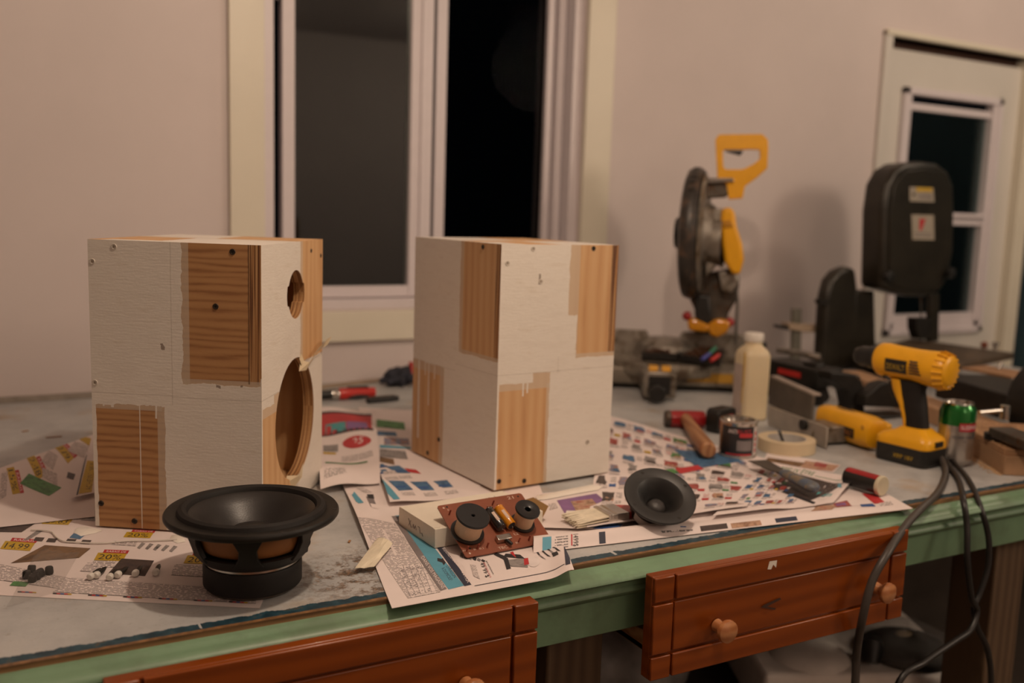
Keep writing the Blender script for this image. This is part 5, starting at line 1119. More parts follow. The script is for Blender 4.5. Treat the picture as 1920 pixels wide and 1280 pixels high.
# raised head, in the plane facing the bench front
Wd_ = W2L(ms); hc = np.array([1.665, 2.03, .40]); vd = np.array([.64, .77, 0]); vd /= np.linalg.norm(vd); rd = np.array([vd[1], -vd[0], 0])
def hp(px, py, off=0.0): p = onplane(px, py, hc+vd*off, vd); return np.dot(p-hc, rd), p[2]
HF = FRAME(hc*[1, 1, 0], rd, (0, 0, 1), -vd)          # x right, y up, z toward the user
HFW = Wd_ @ HF
def hframe(mb, outer, inner, t0, t1, m): mb.frame([hp(*p) for p in outer], [hp(*p) for p in inner], t0, t1, m, HFW)
gx, gz = hp(1303, 438); ang = math.radians(-6)
adir = np.array([math.cos(ang), 0, math.sin(ang)])
GT = HFW @ TR(gx, gz, 0) @ ROT(ang, 'Y') @ ROT(math.pi/2, 'Y')      # lathe axis along the saw arbor
GUARD = M('grey_black_guard', (0.045, 0.038, 0.033), .4, .2, var=.25, dirt=(.13, .08, .05), dirts=30)
mb = MB(); mb.lathe([(.02, -.026), (.155, -.026), (.170, -.020), (.175, -.008), (.175, .008), (.168, .018), (.02, .018)], GUARD, 72, GT); gd = mb.build('blade_guard', ms)
for k in range(14):
    q = math.radians(60+8*k)+math.pi/2
    mb = MB(); mb.box(.174, .1762, -.0025, .0025, -.010, .006, BLACKM, GT @ ROT(math.radians(-40-9*k)+math.pi, 'Z')); mb.build('guard_rib', gd)
mb = MB(); mb.lathe([(.02, .018), (.155, .018), (.160, .022), (.150, .027), (.085, .030), (.075, .05), (.02, .055)], ALU, 60, GT); mb.build('gear_case', ms)
mb = MB(); mb.lathe([(.02, -.030), (.040, -.030), (.044, -.036), (.044, -.050), (.038, -.056), (.0, -.056)], BLACKP, 32, GT @ TR(.03, 0, 0)); mb.build('guard_knob', ms)
mx, mz = hp(1352, 452)
MT = HFW @ TR(mx, mz, .02) @ ROT(math.radians(-9), 'Y') @ ROT(math.pi/2, 'Y')
mb = MB(); mb.lathe([(0, -.045), (.062, -.045), (.066, .005), (.07, .006), (.07, .004)], ALU, 48, MT); mb.build('motor_bell', ms)
mb = MB(); mb.prism([hp(*p) for p in ((1352, 392), (1366, 388), (1376, 396), (1380, 425), (1390, 455), (1393, 485), (1386, 512), (1372, 512), (1358, 490), (1353, 455), (1350, 420))], -.05, .065, YEL, HFW); mc = mb.build('motor_cover', ms, bev=.012, seg=3)
mb = MB(); mb.prism([hp(*p) for p in ((1354, 414), (1368, 412), (1374, 424), (1356, 426))], .066, .070, M('ochre_plastic', (0.45, 0.20, 0.01), .4), HFW); mb.build('cover_boss', mc, bev=.002)
hframe(MB(), [], [], 0, 0, YEL) if False else None
O = [(1341, 262), (1348, 253), (1428, 252), (1439, 262), (1440, 280), (1438, 316), (1418, 334), (1396, 350), (1392, 372), (1366, 374), (1362, 345), (1345, 334)]
I = [(1355, 284), (1358, 281), (1390, 281), (1405, 280), (1424, 281), (1425, 298), (1412, 308), (1396, 316), (1388, 318), (1372, 318), (1360, 318), (1356, 312)]
mb = MB(); mb.frame([hp(*p) for p in O], [hp(*p) for p in I], -.019, .019, YEL, HFW); hd = mb.build('handle', ms, bev=.009, seg=3)
mb = MB(); mb.prism([hp(*p) for p in ((1358, 283), (1394, 283), (1388, 292), (1378, 289), (1366, 286))], -.012, .012, BLACKP, HFW); mb.build('trigger', hd, bev=.002)
mb = MB(); mb.prism([hp(*p) for p in ((1318, 335), (1372, 333), (1374, 345), (1362, 370), (1325, 372))], -.045, .012, DSTEEL, HFW); mb.build('upper_arm', ms, bev=.004)
mb = MB(); mb.prism([hp(*p) for p in ((1328, 334), (1374, 334), (1376, 341), (1326, 344))], -.03, .030, STEEL, HFW); mb.build('arm_cap', ms, bev=.002)
mb = MB(); mb.prism([hp(*p) for p in ((1336, 392), (1354, 390), (1356, 420), (1352, 470), (1340, 500), (1322, 520), (1318, 440))], -.06, .045, ALU, HFW); mb.build('arm_casting', ms, bev=.006)
mb = MB(); mb.prism([hp(*p) for p in ((1290, 520), (1372, 505), (1388, 520), (1384, 560), (1366, 590), (1362, 625), (1300, 625), (1306, 590), (1292, 560))], -.10, -.02, DSTEEL, HFW); mb.build('pivot_arm', ms, bev=.006)
mb = MB(); mb.prism([hp(*p) for p in ((1304, 552), (1330, 552), (1336, 606), (1312, 612), (1302, 590))], -.03, .01, BLACKP, HFW); mb.build('spring_cover', ms, bev=.006)
mb = MB(); mb.prism([hp(*p) for p in ((1346, 508), (1380, 512), (1386, 526), (1372, 548), (1352, 545))], -.02, .02, ALU, HFW); mb.build('pivot_boss', ms, bev=.004)
for o_, i_ in (([(1288, 600), (1300, 594), (1316, 602), (1334, 610), (1326, 622), (1292, 618)], 0), ([(1326, 606), (1344, 596), (1362, 598), (1370, 606), (1362, 622), (1344, 632), (1330, 626)], 1)):
    mb = MB(); mb.prism([hp(*p) for p in o_], -.02, .025, M('glossy_yellow_paint', (0.60, 0.25, 0.01), .14, coat=.6), HFW); yo = mb.build('bevel_lock', ms, bev=.007, seg=3)
    e = (1288, 592) if i_ == 0 else (1368, 604); x, z = hp(*e); mb = MB(); mb.sph((x, z, .0), .013, RED, 14, T=HFW); mb.build('lock_knob', yo)
mb = MB(); mb.lathe([(.0, 0), (.085, .0), (.075, .03), (.045, .05), (0, .052)], ALU, 48, TR(.0, .03, .073)); mb.build('pivot_hub', ms)
mb = MB(); mb.tube(smooth_path([(*hp(1376, 520), -.03), (*hp(1383, 560), -.02), (*hp(1381, 610), -.02), (*hp(1380, 645), -.03)]), .0045, M('grey_cable', (0.10, 0.09, 0.08), .5), 10, HFW); mb.build('power_lead', ms)

# trays of screws and pens lying on the saw table
SCR = M('brown_screws', (0.12, 0.055, 0.03), .4, .4, var=.6, vs=120)
def tray(quad, z, label, heap_m, nheap):
    q = [G(*p, z) for p in quad]; c = sum(q)/4
    t = thing('parts_tray', label, 'tray', (c[0], c[1], z-.006), 0, 'open parts trays on the saw')
    T = W2L(t); x2 = [c+(p-c)*.955 for p in q]; mb = MB()
    mb.hexa([(p[0], p[1], z-.006) for p in q], [(p[0], p[1], z-.003) for p in q], BLACKP, T)
    V = [(*p[:2], z-.003) for p in q]+[(*p[:2], z+.012) for p in q]+[(*p[:2], z+.012) for p in x2]+[(*p[:2], z-.003) for p in x2]
    F = []
    for i in range(4):
        j = (i+1) % 4; F += [(i, j, 4+j, 4+i), (4+i, 4+j, 8+j, 8+i), (8+i, 8+j, 12+j, 12+i)]
    mb.add(V, F, BLACKP, T); mb.build('tray_body', t, smooth=0)
    mb = MB()
    for k in range(nheap):
        a, b = R_.uniform(.08, .92), R_.uniform(.08, .92); p = (q[0]*(1-a)+q[1]*a)*(1-b)+(q[3]*(1-a)+q[2]*a)*b; an = R_.uniform(0, 3.1); L = R_.uniform(.006, .012)
        h_ = R_.uniform(0, .020)*(1-abs(2*a-1)*.7); mb.tube([(p[0]-L*math.cos(an), p[1]-L*math.sin(an), z+h_-.001), (p[0]+L*math.cos(an), p[1]+L*math.sin(an), z+h_+.002)], [.0035, .0014], heap_m, 6, T)
    tag(mb.build('heap_of_screws', t), kind='stuff')
    return t, q
tray([(1203, 668), (1270, 672), (1286, 648), (1216, 646)], .086, 'left black tray heaped with brown screws on the saw table', SCR, 260)
_, q = tray([(1273, 672), (1350, 684), (1360, 657), (1288, 650)], .086, 'right black tray holding screws and coloured pens on the saw table', SCR, 110)
for (pa, pb), cm, nm in (((( 1325, 668), (1343, 650)), M('green_pen', (0.05, 0.22, 0.14), .35), 'green'), (((1316, 674), (1332, 662)), M('blue_pen', (0.06, 0.07, 0.30), .35), 'blue'), (((1333, 676), (1350, 664)), M('red_pen', (0.45, 0.03, 0.03), .35), 'red')):
    a, b = G(*pa, .098), G(*pb, .112); o = MB().tube([a, a+(b-a)*.8, b], [.0055, .0055, .003], cm, 12).build('marker_pen', None); tag(o, nm+' marker pen leaning in the right black tray on the saw', 'pen', 'pens in the tray')

# ---------------------------------------------------------------- band saw
bsw = thing('band_saw', 'old dark bench band saw with tall rounded wheel housing before the door', 'band saw', (2.45, 2.04, .0006))
BT = W2L(bsw); OLIVE = M('dark_olive_enamel', (0.021, 0.017, 0.011), .36, .1, var=.3, vs=14)
def pz(px, py, y): p = PY(px, py, y); return (p[0], max(p[2], .0012))
def yprism(mb, pts, yf, yb, m, yref=None):
    P = [pz(px, py, yf if yref is None else yref) for px, py in pts]
    mb.prism(P, -yb, -yf, m, BT @ ROT(math.pi/2, 'X')); return mb
up = [(1652, 540), (1654, 470), (1656, 395), (1663, 345), (1678, 318), (1698, 306), (1730, 303), (1760, 307), (1779, 322), (1789, 348), (1791, 400), (1789, 470), (1780, 520), (1765, 545), (1740, 556), (1705, 556), (1680, 550)]
uh = yprism(MB(), up, 2.00, 2.085, OLIVE).build('upper_wheel_cover', bsw, bev=.014, seg=4)
inset = [(1668, 530), (1670, 400), (1678, 345), (1700, 320), (1735, 316), (1762, 322), (1776, 350), (1778, 440), (1772, 510), (1755, 540), (1720, 545), (1690, 540)]
yprism(MB(), inset, 1.996, 2.0, OLIVE).build('cover_face', uh, bev=.0035, seg=3)
WL = M('white_sticker_face', (0.34, 0.30, 0.24), .5, var=.08)
mb = MB(); yprism(mb, [(1706, 350), (1750, 352), (1752, 379), (1706, 377)], 1.9952, 1.996, WL); yprism(mb, [(1718, 351), (1748, 352), (1748, 360), (1718, 359)], 1.9948, 1.9952, INKY); yprism(mb, [(1711, 362), (1716, 362), (1716, 367), (1711, 367)], 1.9948, 1.9952, INK)
for k in range(3): yprism(mb, [(1722, 363+4*k), (1747, 364+4*k), (1747, 366+4*k), (1722, 365+4*k)], 1.9948, 1.9952, INKG)
mb.build('warning_label', uh, smooth=0)
mb = MB(); yprism(mb, [(1709, 402), (1751, 403), (1752, 450), (1711, 449)], 1.9952, 1.996, WL); yprism(mb, [(1724, 410), (1736, 410), (1728, 432), (1724, 432)], 1.9948, 1.9952, INKR)
for k in range(2): yprism(mb, [(1715, 436+5*k), (1747, 437+5*k), (1747, 439+5*k), (1715, 438+5*k)], 1.9948, 1.9952, INKG)
mb.build('warning_label', uh, smooth=0)
for px, py in ((1662, 517), (1778, 511)):
    x, z = pz(px, py, 1.99); mb = MB(); mb.lathe([(0, 0), (.008, 0), (.008, .012), (.017, .014), (.018, .020), (.017, .026), (.008, .028), (0, .028)], BLACKP, 8, BT @ TR(x, 1.998, z) @ ROT(math.pi/2, 'X')); mb.build('cover_knob', uh)
yprism(MB(), [(1603, 545), (1640, 545), (1643, 700), (1600, 700)], 2.06, 2.12, OLIVE).build('frame_column', bsw, bev=.006)
lo = [(1541, 700), (1545, 620), (1549, 560), (1558, 525), (1572, 508), (1590, 500), (1606, 504), (1610, 540), (1608, 700)]
yprism(MB(), lo, 2.06, 2.105, OLIVE).build('rear_wheel_cover', bsw, bev=.014, seg=4)
yprism(MB(), [(1536, 562), (1556, 562), (1556, 568), (1546, 572), (1538, 570)], 2.05, 2.07, BLACKM).build('latch', bsw)
yprism(MB(), [(1746, 550), (1762, 550), (1760, 640), (1744, 640)], 2.01, 2.03, OLIVE).build('guide_post', bsw, bev=.002)
yprism(MB(), [(1718, 596), (1748, 596), (1748, 616), (1742, 636), (1724, 636), (1718, 616)], 1.995, 2.03, BLACKM).build('blade_guide', bsw, bev=.002)
yprism(MB(), [(1736, 640), (1750, 640), (1749, 668), (1739, 668)], 2.0, 2.03, BLACKM).build('guide_bearing', bsw, bev=.002)
yprism(MB(), [(1725, 556), (1728, 556), (1731, 672), (1728, 672)], 2.012, 2.013, DSTEEL).build('saw_blade', bsw, smooth=0)
TBL = M('worn_saw_table', (0.085, 0.058, 0.036), .5, .3, var=.3, vs=12, dirt=(.15, .10, .06), dirts=20)
tq = [G(*q, .085) for q in ((1612, 656), (1792, 684), (1902, 661), (1708, 634))]
mb = MB(); mb.hexa([(p[0], p[1], .066) for p in tq], [(p[0], p[1], .085) for p in tq], TBL, BT); mb.build('table', bsw, bev=.003)
MB().box(2.36, 2.66, 1.95, 2.14, 0, .066, OLIVE, BT).build('lower_wheel_cover', bsw, bev=.012)
p = G(1865, 655, .085); MB().lathe([(0, 0), (.006, 0), (.006, .012), (.010, .014), (.010, .022), (0, .024)], STEEL, 16, BT @ TR(p[0], p[1], .085)).build('fence_bolt', bsw)
p = G(1845, 652, .085); MB().sph((p[0], p[1], .094), .011, M('rusty_knob', (.20, .05, .02), .5), 12, T=BT).build('fence_knob', bsw)
# bar clamp leaning beside the band saw
bcl = thing('bar_clamp', 'wooden-armed bar clamp standing upright left of the band saw', 'clamp', (*PY(1488, 660, 2.12)[:2], .0006)); T = W2L(bcl)
def clp(pts, y0, y1, m, name, par, bev=.002):
    mb = MB(); mb.prism([pz(px, py, 2.12) for px, py in pts], -y1, -y0, m, T @ ROT(math.pi/2, 'X')); return mb.build(name, par, bev=bev)
PG = M('grey_painted_bar', (0.16, 0.15, 0.12), .5, .3); OLDW = M('pale_wood_arm', (0.36, 0.27, 0.19), .6, var=.1)
z_low = pz(1490, 700, 2.12)[1]
clp([(1485, 578), (1499, 578), (1497, 694), (1482, 694)], 2.11, 2.125, PG, 'bar', bcl)
clp([(1470, 604), (1500, 606), (1530, 608), (1556, 605), (1556, 622), (1500, 621), (1472, 616)], 2.10, 2.135, OLDW, 'arm', bcl)
clp([(1453, 608), (1474, 610), (1474, 618), (1455, 614)], 2.105, 2.13, BLACKP, 'handle', bcl)

# ---------------------------------------------------------------- dark tools and timber in the middle and at the right end
def slab(name, label, cat, quad_px, zr, z0, z1, m, bev=.003, group=None):
    q = [G(*p, zr) for p in quad_px]; c = sum(q)/len(q); o = thing(name, label, cat, (c[0], c[1], z0), 0, group)
    mb = MB(); mb.prism([(p[0], p[1]) for p in q], z0, z1, m, W2L(o)); b = mb.build('body', o, bev=bev); return o, b
def plank(name, label, cat, pa, pb, zr, wd, z0, z1, m, bev=.002):
    a, b = G(*pa, zr), G(*pb, zr); q = bar(a, b, wd); c = sum(q)/4
    mb = MB(); mb.prism([tuple(p-c) for p in q], 0, z1-z0, m); o = mb.build(name, None, bev=bev); o.location = (c[0], c[1], z0); return tag(o, label, cat)
TIM = M('planed_timber', (0.42, 0.25, 0.14), .65, var=.12, vs=25)
plank('wood_plank', 'long planed timber lying front to back behind the drill', 'plank', (1570, 694), (1830, 795), .040, -.07, .0008, .040, TIM)
fo_ = thing('jointer_fence', 'grey metal fence channel beside the glue bottle', 'machine fence', (*G(1480, 762, 0)[:2], .0008)); T = W2L(fo_)
a, b = G(1444, 707, .068), G(1524, 742, .068)
mb = MB(); block(mb, bar(a, b, -.006), .0008, .068, M('dusty_grey_metal', (0.16, 0.135, 0.11), .5, .4, var=.15), T); mb.build('fence_plate', fo_)
mb = MB(); block(mb, bar(a, b, -.020), .068, .073, M('pale_grey_metal', (0.42, 0.35, 0.30), .45, .3), T); mb.build('fence_lip', fo_, bev=.001)
jt = thing('router_motor', 'black elongated power tool with a red badge behind the glue bottle', 'power tool', (*G(1490, 700, .02)[:2], .0008)); T = W2L(jt)
a, b = G(1432, 672, .095), G(1532, 694, .095); qb = bar(a, b, -.09)
mb = MB(); block(mb, qb, .050, .095, BLACKM, T); mb.build('body', jt, bev=.006, seg=3)
mb = MB(); block(mb, bar(a+(b-a)*.05, b-(b-a)*.1, -.05), .0008, .055, BLACKM, T); mb.build('stand', jt)
mb = MB(); a2, b2 = G(1455, 652, .108), G(1527, 664, .108); block(mb, bar(a2, b2, -.03), .0945, .108, ALU, T); mb.build('top_plate', jt, bev=.002)
dv = (b-a)/np.linalg.norm(b-a); nv_ = np.array([dv[1], -dv[0], 0])*-1
sa = a+(b-a)*.30; sb_ = a+(b-a)*.72; out = np.array([dv[1], -dv[0], 0])*.0015
mb = MB(); mb.add([(*(sa+out)[:2], .066), (*(sb_+out)[:2], .066), (*(sb_+out)[:2], .080), (*(sa+out)[:2], .080)]+[(*sa[:2], .066), (*sb_[:2], .066), (*sb_[:2], .080), (*sa[:2], .080)], [(0, 1, 2, 3), (7, 6, 5, 4), (0, 4, 5, 1), (3, 2, 6, 7), (0, 3, 7, 4), (1, 5, 6, 2)], REDP, T); mb.build('red_badge', jt)
mb = MB(); c = G(1428, 662, .10); mb.box(c[0]-.02, c[0]+.02, c[1], c[1]+.03, .094, .130, BLACKP, T); mb.build('switch_box', jt, bev=.006)
# black hand clamp with shiny bolt
hc_ = thing('hand_screw', 'black cast tool with a shiny bolt behind the jigsaw', 'clamp', (*G(1538, 762, 0)[:2], .0008)); T = W2L(hc_); yq = G(1538, 762, 0)[1]+.02
def vprism(pts, y0, y1, m, name, par, TT, yr, bev=.004, seg=3):
    mb = MB(); mb.prism([pz(px, py, yr) for px, py in pts], -y1, -y0, m, TT @ ROT(math.pi/2, 'X')); return mb.build(name, par, bev=bev, seg=seg)
vprism([(1530, 683), (1548, 680), (1556, 700), (1552, 720), (1560, 745), (1553, 758), (1520, 758), (1513, 742), (1524, 726), (1534, 715)], yq, yq+.05, BLACKM, 'casting', hc_, T, yq, .008)
x, z = pz(1537, 673, yq); MB().cyl((x, yq-.004, z), (x+.008, yq+.04, z), .0065, .0065, STEEL, 16, T).build('bolt', hc_)
MB().sph((pz(1532, 742, yq)[0], yq-.002, max(.024, pz(1532, 742, yq)[1])), .022, RUBBER, 16, (1, .6, .9), T).build('grip_knob', hc_)
bk = thing('corner_bracket', 'black angled metal bracket between hand tool and drill', 'bracket', (*G(1600, 785, 0)[:2], .0008)); T = W2L(bk); yk = G(1600, 788, 0)[1]+.03
vprism([(1558, 697), (1612, 703), (1620, 722), (1622, 780), (1612, 788), (1590, 782), (1598, 762), (1592, 735), (1560, 712)], yk, yk+.045, BLACKM, 'bracket_arm', bk, T, yk, .004)
x, z = pz(1608, 709, yk); MB().cyl((x, yk-.003, z), (x, yk+.01, z), .006, .006, STEEL, 14, T).build('bolt', bk)
wd_ = thing('sanding_wedge', 'black wedge-shaped block in front of the timber, left of the drill grip', 'tool', (*G(1660, 775, 0)[:2], .0008)); T = W2L(wd_); yw_ = G(1660, 782, 0)[1]+.0
vprism([(1622, 762), (1625, 742), (1650, 720), (1668, 715), (1688, 740), (1696, 765)], yw_, yw_+.035, BLACKM, 'wedge_body', wd_, T, yw_, .004)
vprism([(1618, 778), (1700, 782), (1704, 800), (1622, 800)], yw_-.02, yw_+.05, BLACKP, 'base', wd_, T, yw_, .003)
# big black machine bed at the right end
q = bar(G(1752, 744, .042), G(1885, 788, .042), -.16)
bed = thing('machine_bed', 'long black machine bed with a dusty brown top right of the drill', 'machine', (*(sum(q)/4), .0415)); T = W2L(bed)
mb = MB(); block(mb, q, .0415, .098, BLACKM, T); mb.build('bed', bed, bev=.004)
tq2 = bar(G(1802, 688, .104), G(1898, 705, .104), -.10)
mb = MB(); block(mb, tq2, .0975, .104, MDF, T); mb.build('dusty_top', bed, bev=.001)
mb = MB(); p = G(1872, 692, .104); mb.tube([(p[0], p[1], .104), (p[0]+.01, p[1], .12)], .005, STEEL, 10, T); mb.build('bolt', bed)
gw = thing('machine_guard', 'round black guard cut off by the right edge of the picture', 'machine guard', (*PY(1935, 790, 1.24)[:2], .0008))
x, z = pz(1950, 735, 1.24); MB().lathe([(0, -.03), (.070, -.03), (.082, -.02), (.082, .02), (.070, .03), (0, .03)], BLACKM, 48, W2L(gw) @ TR(x, 1.24, .083) @ ROT(math.pi/2, 'X')).build('guard_disc', gw)
# clamp with steel rod on the stacked boards
wbk = []
q = [G(1773, 872, 0), G(1886, 890, 0)]
C0 = G(1881, 891, 0)[:2]; U1 = np.array([.90, .44]); U1 /= np.linalg.norm(U1); U2 = np.array([-U1[1], U1[0]])
a = G(1835, 862, 0)[:2]; d1 = np.array(a)-C0; l1 = np.linalg.norm(d1); d1 /= l1; d2 = np.array([d1[1], -d1[0]])
foot = [C0, C0+d1*.17, C0+d1*.17+d2*.20, C0+d2*.20]
c = sum(foot)/4
mb = MB(); mb.prism([tuple(p-c) for p in foot], 0, .036, M('pale_fibreboard', (0.33, 0.19, 0.10), .7, var=.1, vs=40)); o = mb.build('wood_block', None, bev=.001); o.location = (c[0], c[1], .0008); tag(o, 'thick brown fibreboard block at the bench end, lower of two', 'wood block')
f2 = [C0-d2*.0+d1*.004, C0+d1*.25+d2*.0, C0+d1*.25+d2*.21, C0+d1*.004+d2*.21]; c = sum(f2)/4
mb = MB(); mb.prism([tuple(p-c) for p in f2], 0, .012, MDF); o = mb.build('wood_board', None, bev=.0008); o.location = (c[0], c[1], .0372); tag(o, 'thin brown board dusted with sawdust, upper of the two at the bench end', 'board')
mb = MB()
for k in range(500):
    a_, b_ = R_.random(), R_.random()**1.3; p = (f2[0]*(1-a_)+f2[1]*a_)*(1-b_)+(f2[3]*(1-a_)+f2[2]*a_)*b_; r = R_.uniform(.0008, .0022); mb.sph((p[0], p[1], .0494+r*.2), r, DUST, 5, (1.3, 1, .5))
for k in range(260):
    a_ = R_.random(); p = C0*(1-a_)+(C0+d1*.14)*a_-d2*abs(R_.gauss(.006, .008)); r = R_.uniform(.0008, .002); mb.sph((p[0], p[1], .0008), r, DUST, 5, (1.3, 1, .5))
tag(mb.build('sawdust', None, smooth=0), 'loose sawdust scattered over the boards at the bench end', 'sawdust', None, 'stuff')
vs_ = thing('bench_vise', 'dark metal vise with a steel rod handle on the dusty board', 'vise', (*G(1868, 812, .05)[:2], .0495)); T = W2L(vs_)
q = bar(G(1852, 812, .062), G(1950, 850, .062), -.05); mb = MB(); block(mb, q, .056, .075, DSTEEL, T); mb.build('jaw', vs_, bev=.003)
p = G(1868, 826, .05); MB().lathe([(0, .0495), (.018, .0495), (.019, .052), (.019, .062), (.010, .064), (.010, .070), (0, .071)], BLACKM, 24, T @ TR(p[0]+.008, p[1]+.01, 0)).build('nut', vs_)
a, b = G(1836, 773, .088), G(1884, 769, .090); mb = MB(); mb.tube([a, b], .0042, STEEL, 14, T); mb.build('rod', vs_)
mb = MB(); mb.cyl((b[0], b[1], .072), (b[0], b[1], .100), .0095, .0095, STEEL, 20, T); mb.build('rod_knob', vs_)

# ---------------------------------------------------------------- between the cabinets, against the wall
a, b = G(618, 742, .012), G(702, 737, .012); d = (b-a)[:2]; Ls = np.linalg.norm(d); d /= Ls
rt = thing('ratchet_screwdriver', 'red and black screwdriver with a chrome collar lying behind the cabinets', 'screwdriver', (*a[:2], .0006), math.atan2(d[1], d[0]))
T = TR(0, 0, .0145) @ ROT(math.pi/2, 'Y')
MB().lathe([(0, .022), (.0125, .022), (.0140, .026), (.0135, .05), (.0125, .08), (.0115, Ls), (0, Ls+.002)], REDP, 32, T).build('handle', rt)
MB().lathe([(0, .004), (.0125, .004), (.0128, .006), (.0128, .020), (.0120, .022), (0, .022)], STEEL, 32, T).build('collar', rt)
MB().lathe([(0, -.09), (.004, -.09), (.006, -.08), (.0105, -.03), (.0110, .004), (0, .004)], BLACKP, 24, T).build('shank', rt)
mb = MB(); mb.sph((.065, -.004, .009), .018, BLACKP, 16, (2.0, .6, .42)); mb.build('grip_pad', rt)
mb = MB(); mb.box(.045, .095, -.004, .012, .024, .030, BLACKP); mb.build('switch', rt, bev=.002)
a, b = G(688, 750, .008), G(748, 745, .008); d = (b-a)[:2]; Ls = np.linalg.norm(d); d /= Ls
kn = thing('folding_knife', 'black folding knife lying in front of the red screwdriver', 'knife', (*a[:2], .0006), math.atan2(d[1], d[0]))
MB().prism([(0, 0), (Ls*.5, .002), (Ls, .005), (Ls*1.02, .018), (Ls*.5, .020), (0, .018)], 0, .012, BLACKP, TR(0, -.008, 0)).build('handle', kn, bev=.004, seg=3)
MB().box(.01, Ls*.9, .004, .008, .0118, .0135, DSTEEL).build('blade', kn)
c = G(752, 724, 0)
gl = thing('work_glove', 'crumpled dark blue glove against the left side of the plain cabinet', 'glove', (c[0], c[1]+.02, .0006))
BLU = M('dark_blue_cloth', (0.022, 0.024, 0.036), .8, var=.4, vs=40, bump=.4, bs=180)
def lump(name, par, center, r, sc, m, seed, amp=.25, seg=28, T=None):
    rg = random.Random(seed); ph = [(rg.uniform(0, 6.3), rg.uniform(0, 6.3), rg.randint(1, 5), rg.randint(1, 4), rg.uniform(.3, 1)) for _ in range(7)]
    V = []; F = []; n = 14
    for i in range(n+1):
        t = math.pi*i/n
        for k in range(seg):
            q = 2*math.pi*k/seg; f = 1+amp*sum(w_*math.sin(a_*q+p_)*math.sin(b_*t+o_) for p_, o_, a_, b_, w_ in ph)/3
            V.append((center[0]+r*sc[0]*f*math.sin(t)*math.cos(q), center[1]+r*sc[1]*f*math.sin(t)*math.sin(q), max(center[2]+r*sc[2]*f*-math.cos(t), 0.0002)))
    for i in range(n):
        for k in range(seg): k2 = (k+1) % seg; F.append((i*seg+k, i*seg+k2, (i+1)*seg+k2, (i+1)*seg+k))
    return MB().add(V, F, m, T).build(name, par, smooth=60)
lump('palm', gl, (0, 0, .020), .032, (1.2, .9, .75), BLU, 3, .4)
for k, (x, y, an) in enumerate(((-.03, -.006, 2.9), (-.02, -.022, 3.5), (.0, -.028, 4.3), (.022, -.02, 5.2))):
    MB().tube([(x*.3, y*.3, .02), (x, y, .018), (x+.022*math.cos(an), y+.022*math.sin(an), .012)], [.011, .010, .007], BLU, 12).build('glove_finger', gl)
c = G(764, 712, 0); cl = thing('spring_clamp', 'small red-tipped clamp leaning behind the glove beside the plain cabinet', 'clamp', (c[0]+.004, c[1]-.01, .0006))
MB().box(-.004, .006, -.008, .008, 0, .05, REDP).build('arm', cl, bev=.003); MB().cyl((-.018, 0, .032), (-.003, 0, .034), .007, .007, BLACKP, 14).build('pad', cl)
plank('wood_batten', 'thin wooden batten along the wall behind the cabinets', 'batten', (560, 731), (776, 706), 0.004, -.018, .0006, .007, OLDW, .0006)
# white spacers, a bag of rubber feet, drips, scraps
p0_ = None
for i, (px, py, dx, dy) in enumerate(((170, 1082, 18, -14), (181, 1079.5, 16, -13), (206, 1083, 11, -14), (221, 1078.5, 18, -14), (254, 1076, 10, -12), (292, 1074, 8, -15))):
    a = G(px, py, .0045); b = G(px+dx, py+dy, .0045)
    d = (b-a)[:2]; L = min(np.linalg.norm(d), .030); d /= np.linalg.norm(d)
    if p0_ is None:
        p0_ = thing('wall_plug', 'x', 'plug', (a[0], a[1], .0012), math.atan2(d[1], d[0]), 'white-headed plugs on the flyer')
        MB().lathe([(0, -.0035), (.003, -.0035), (.0042, -.002), (.0044, .001), (.0038, .0035), (0, .004)], WHITEP, 18, TR(0, 0, .0046) @ ROT(math.pi/2, 'Y')).build('head', p0_)
        MB().lathe([(0, .004), (.0026, .004), (.0030, .010), (.0028, .018), (.0014, .024), (0, .0245)], BLACKP, 14, TR(0, 0, .0046) @ ROT(math.pi/2, 'Y')).build('shank', p0_); o = p0_
    else:
        o = copy_tree(p0_); o.location = (a[0], a[1], .0012); o.rotation_euler = (0, 0, math.atan2(d[1], d[0]))
    o['label'] = ['leftmost of the six small white-headed black plugs on the flyer', 'second from left of the six small white-headed plugs on the flyer', 'third from left of the six small white-headed plugs on the flyer',
                  'fourth from left of the six small white-headed plugs on the flyer', 'white-headed plug on the flyer just left of the woofer shadow, fifth of six', 'rightmost white-headed plug, lying in the woofer shadow'][i]
mb = MB(); mb.tube(smooth_path([G(px, py, .0026) for px, py in ((58, 993), (80, 994), (97, 997), (104, 1005), (118, 1014), (140, 1016), (190, 1018), (240, 1014), (290, 1013), (332, 1011))]), .0011, M('white_string', (.70, .64, .58), .6), 8)
tag(mb.build('string', None), 'white string of paint running across the flyer before the holed cabinet', 'string')
def blob(pts, z, label, th=.0012, name='paint_drip'):
    q = [G(px, py, z)[:2] for px, py in pts]; c = sum(q)/len(q); n = len(q)
    V = [(*(p-c), 0) for p in q]+[(*((p-c)*.8), th) for p in q]; mb = MB(); mb.add(V, [(i, (i+1) % n, n+(i+1) % n, n+i) for i in range(n)]+[tuple(range(n, 2*n))], WHITEPAINT)
    o = mb.build(name, None, smooth=80); o.location = (c[0], c[1], z); return tag(o, label, 'paint drip', 'wet paint drips on the flyers')
blob([(138, 998), (142, 990), (158, 986), (180, 990), (192, 994), (180, 999), (168, 1001), (152, 1005)], .0010, 'white paint drip at the lower left corner of the holed cabinet')
blob([(318, 1011), (322, 1003), (335, 1002), (345, 1008), (348, 1015), (332, 1018)], .0010, 'white paint drip on the flyer between holed cabinet and woofer rim')
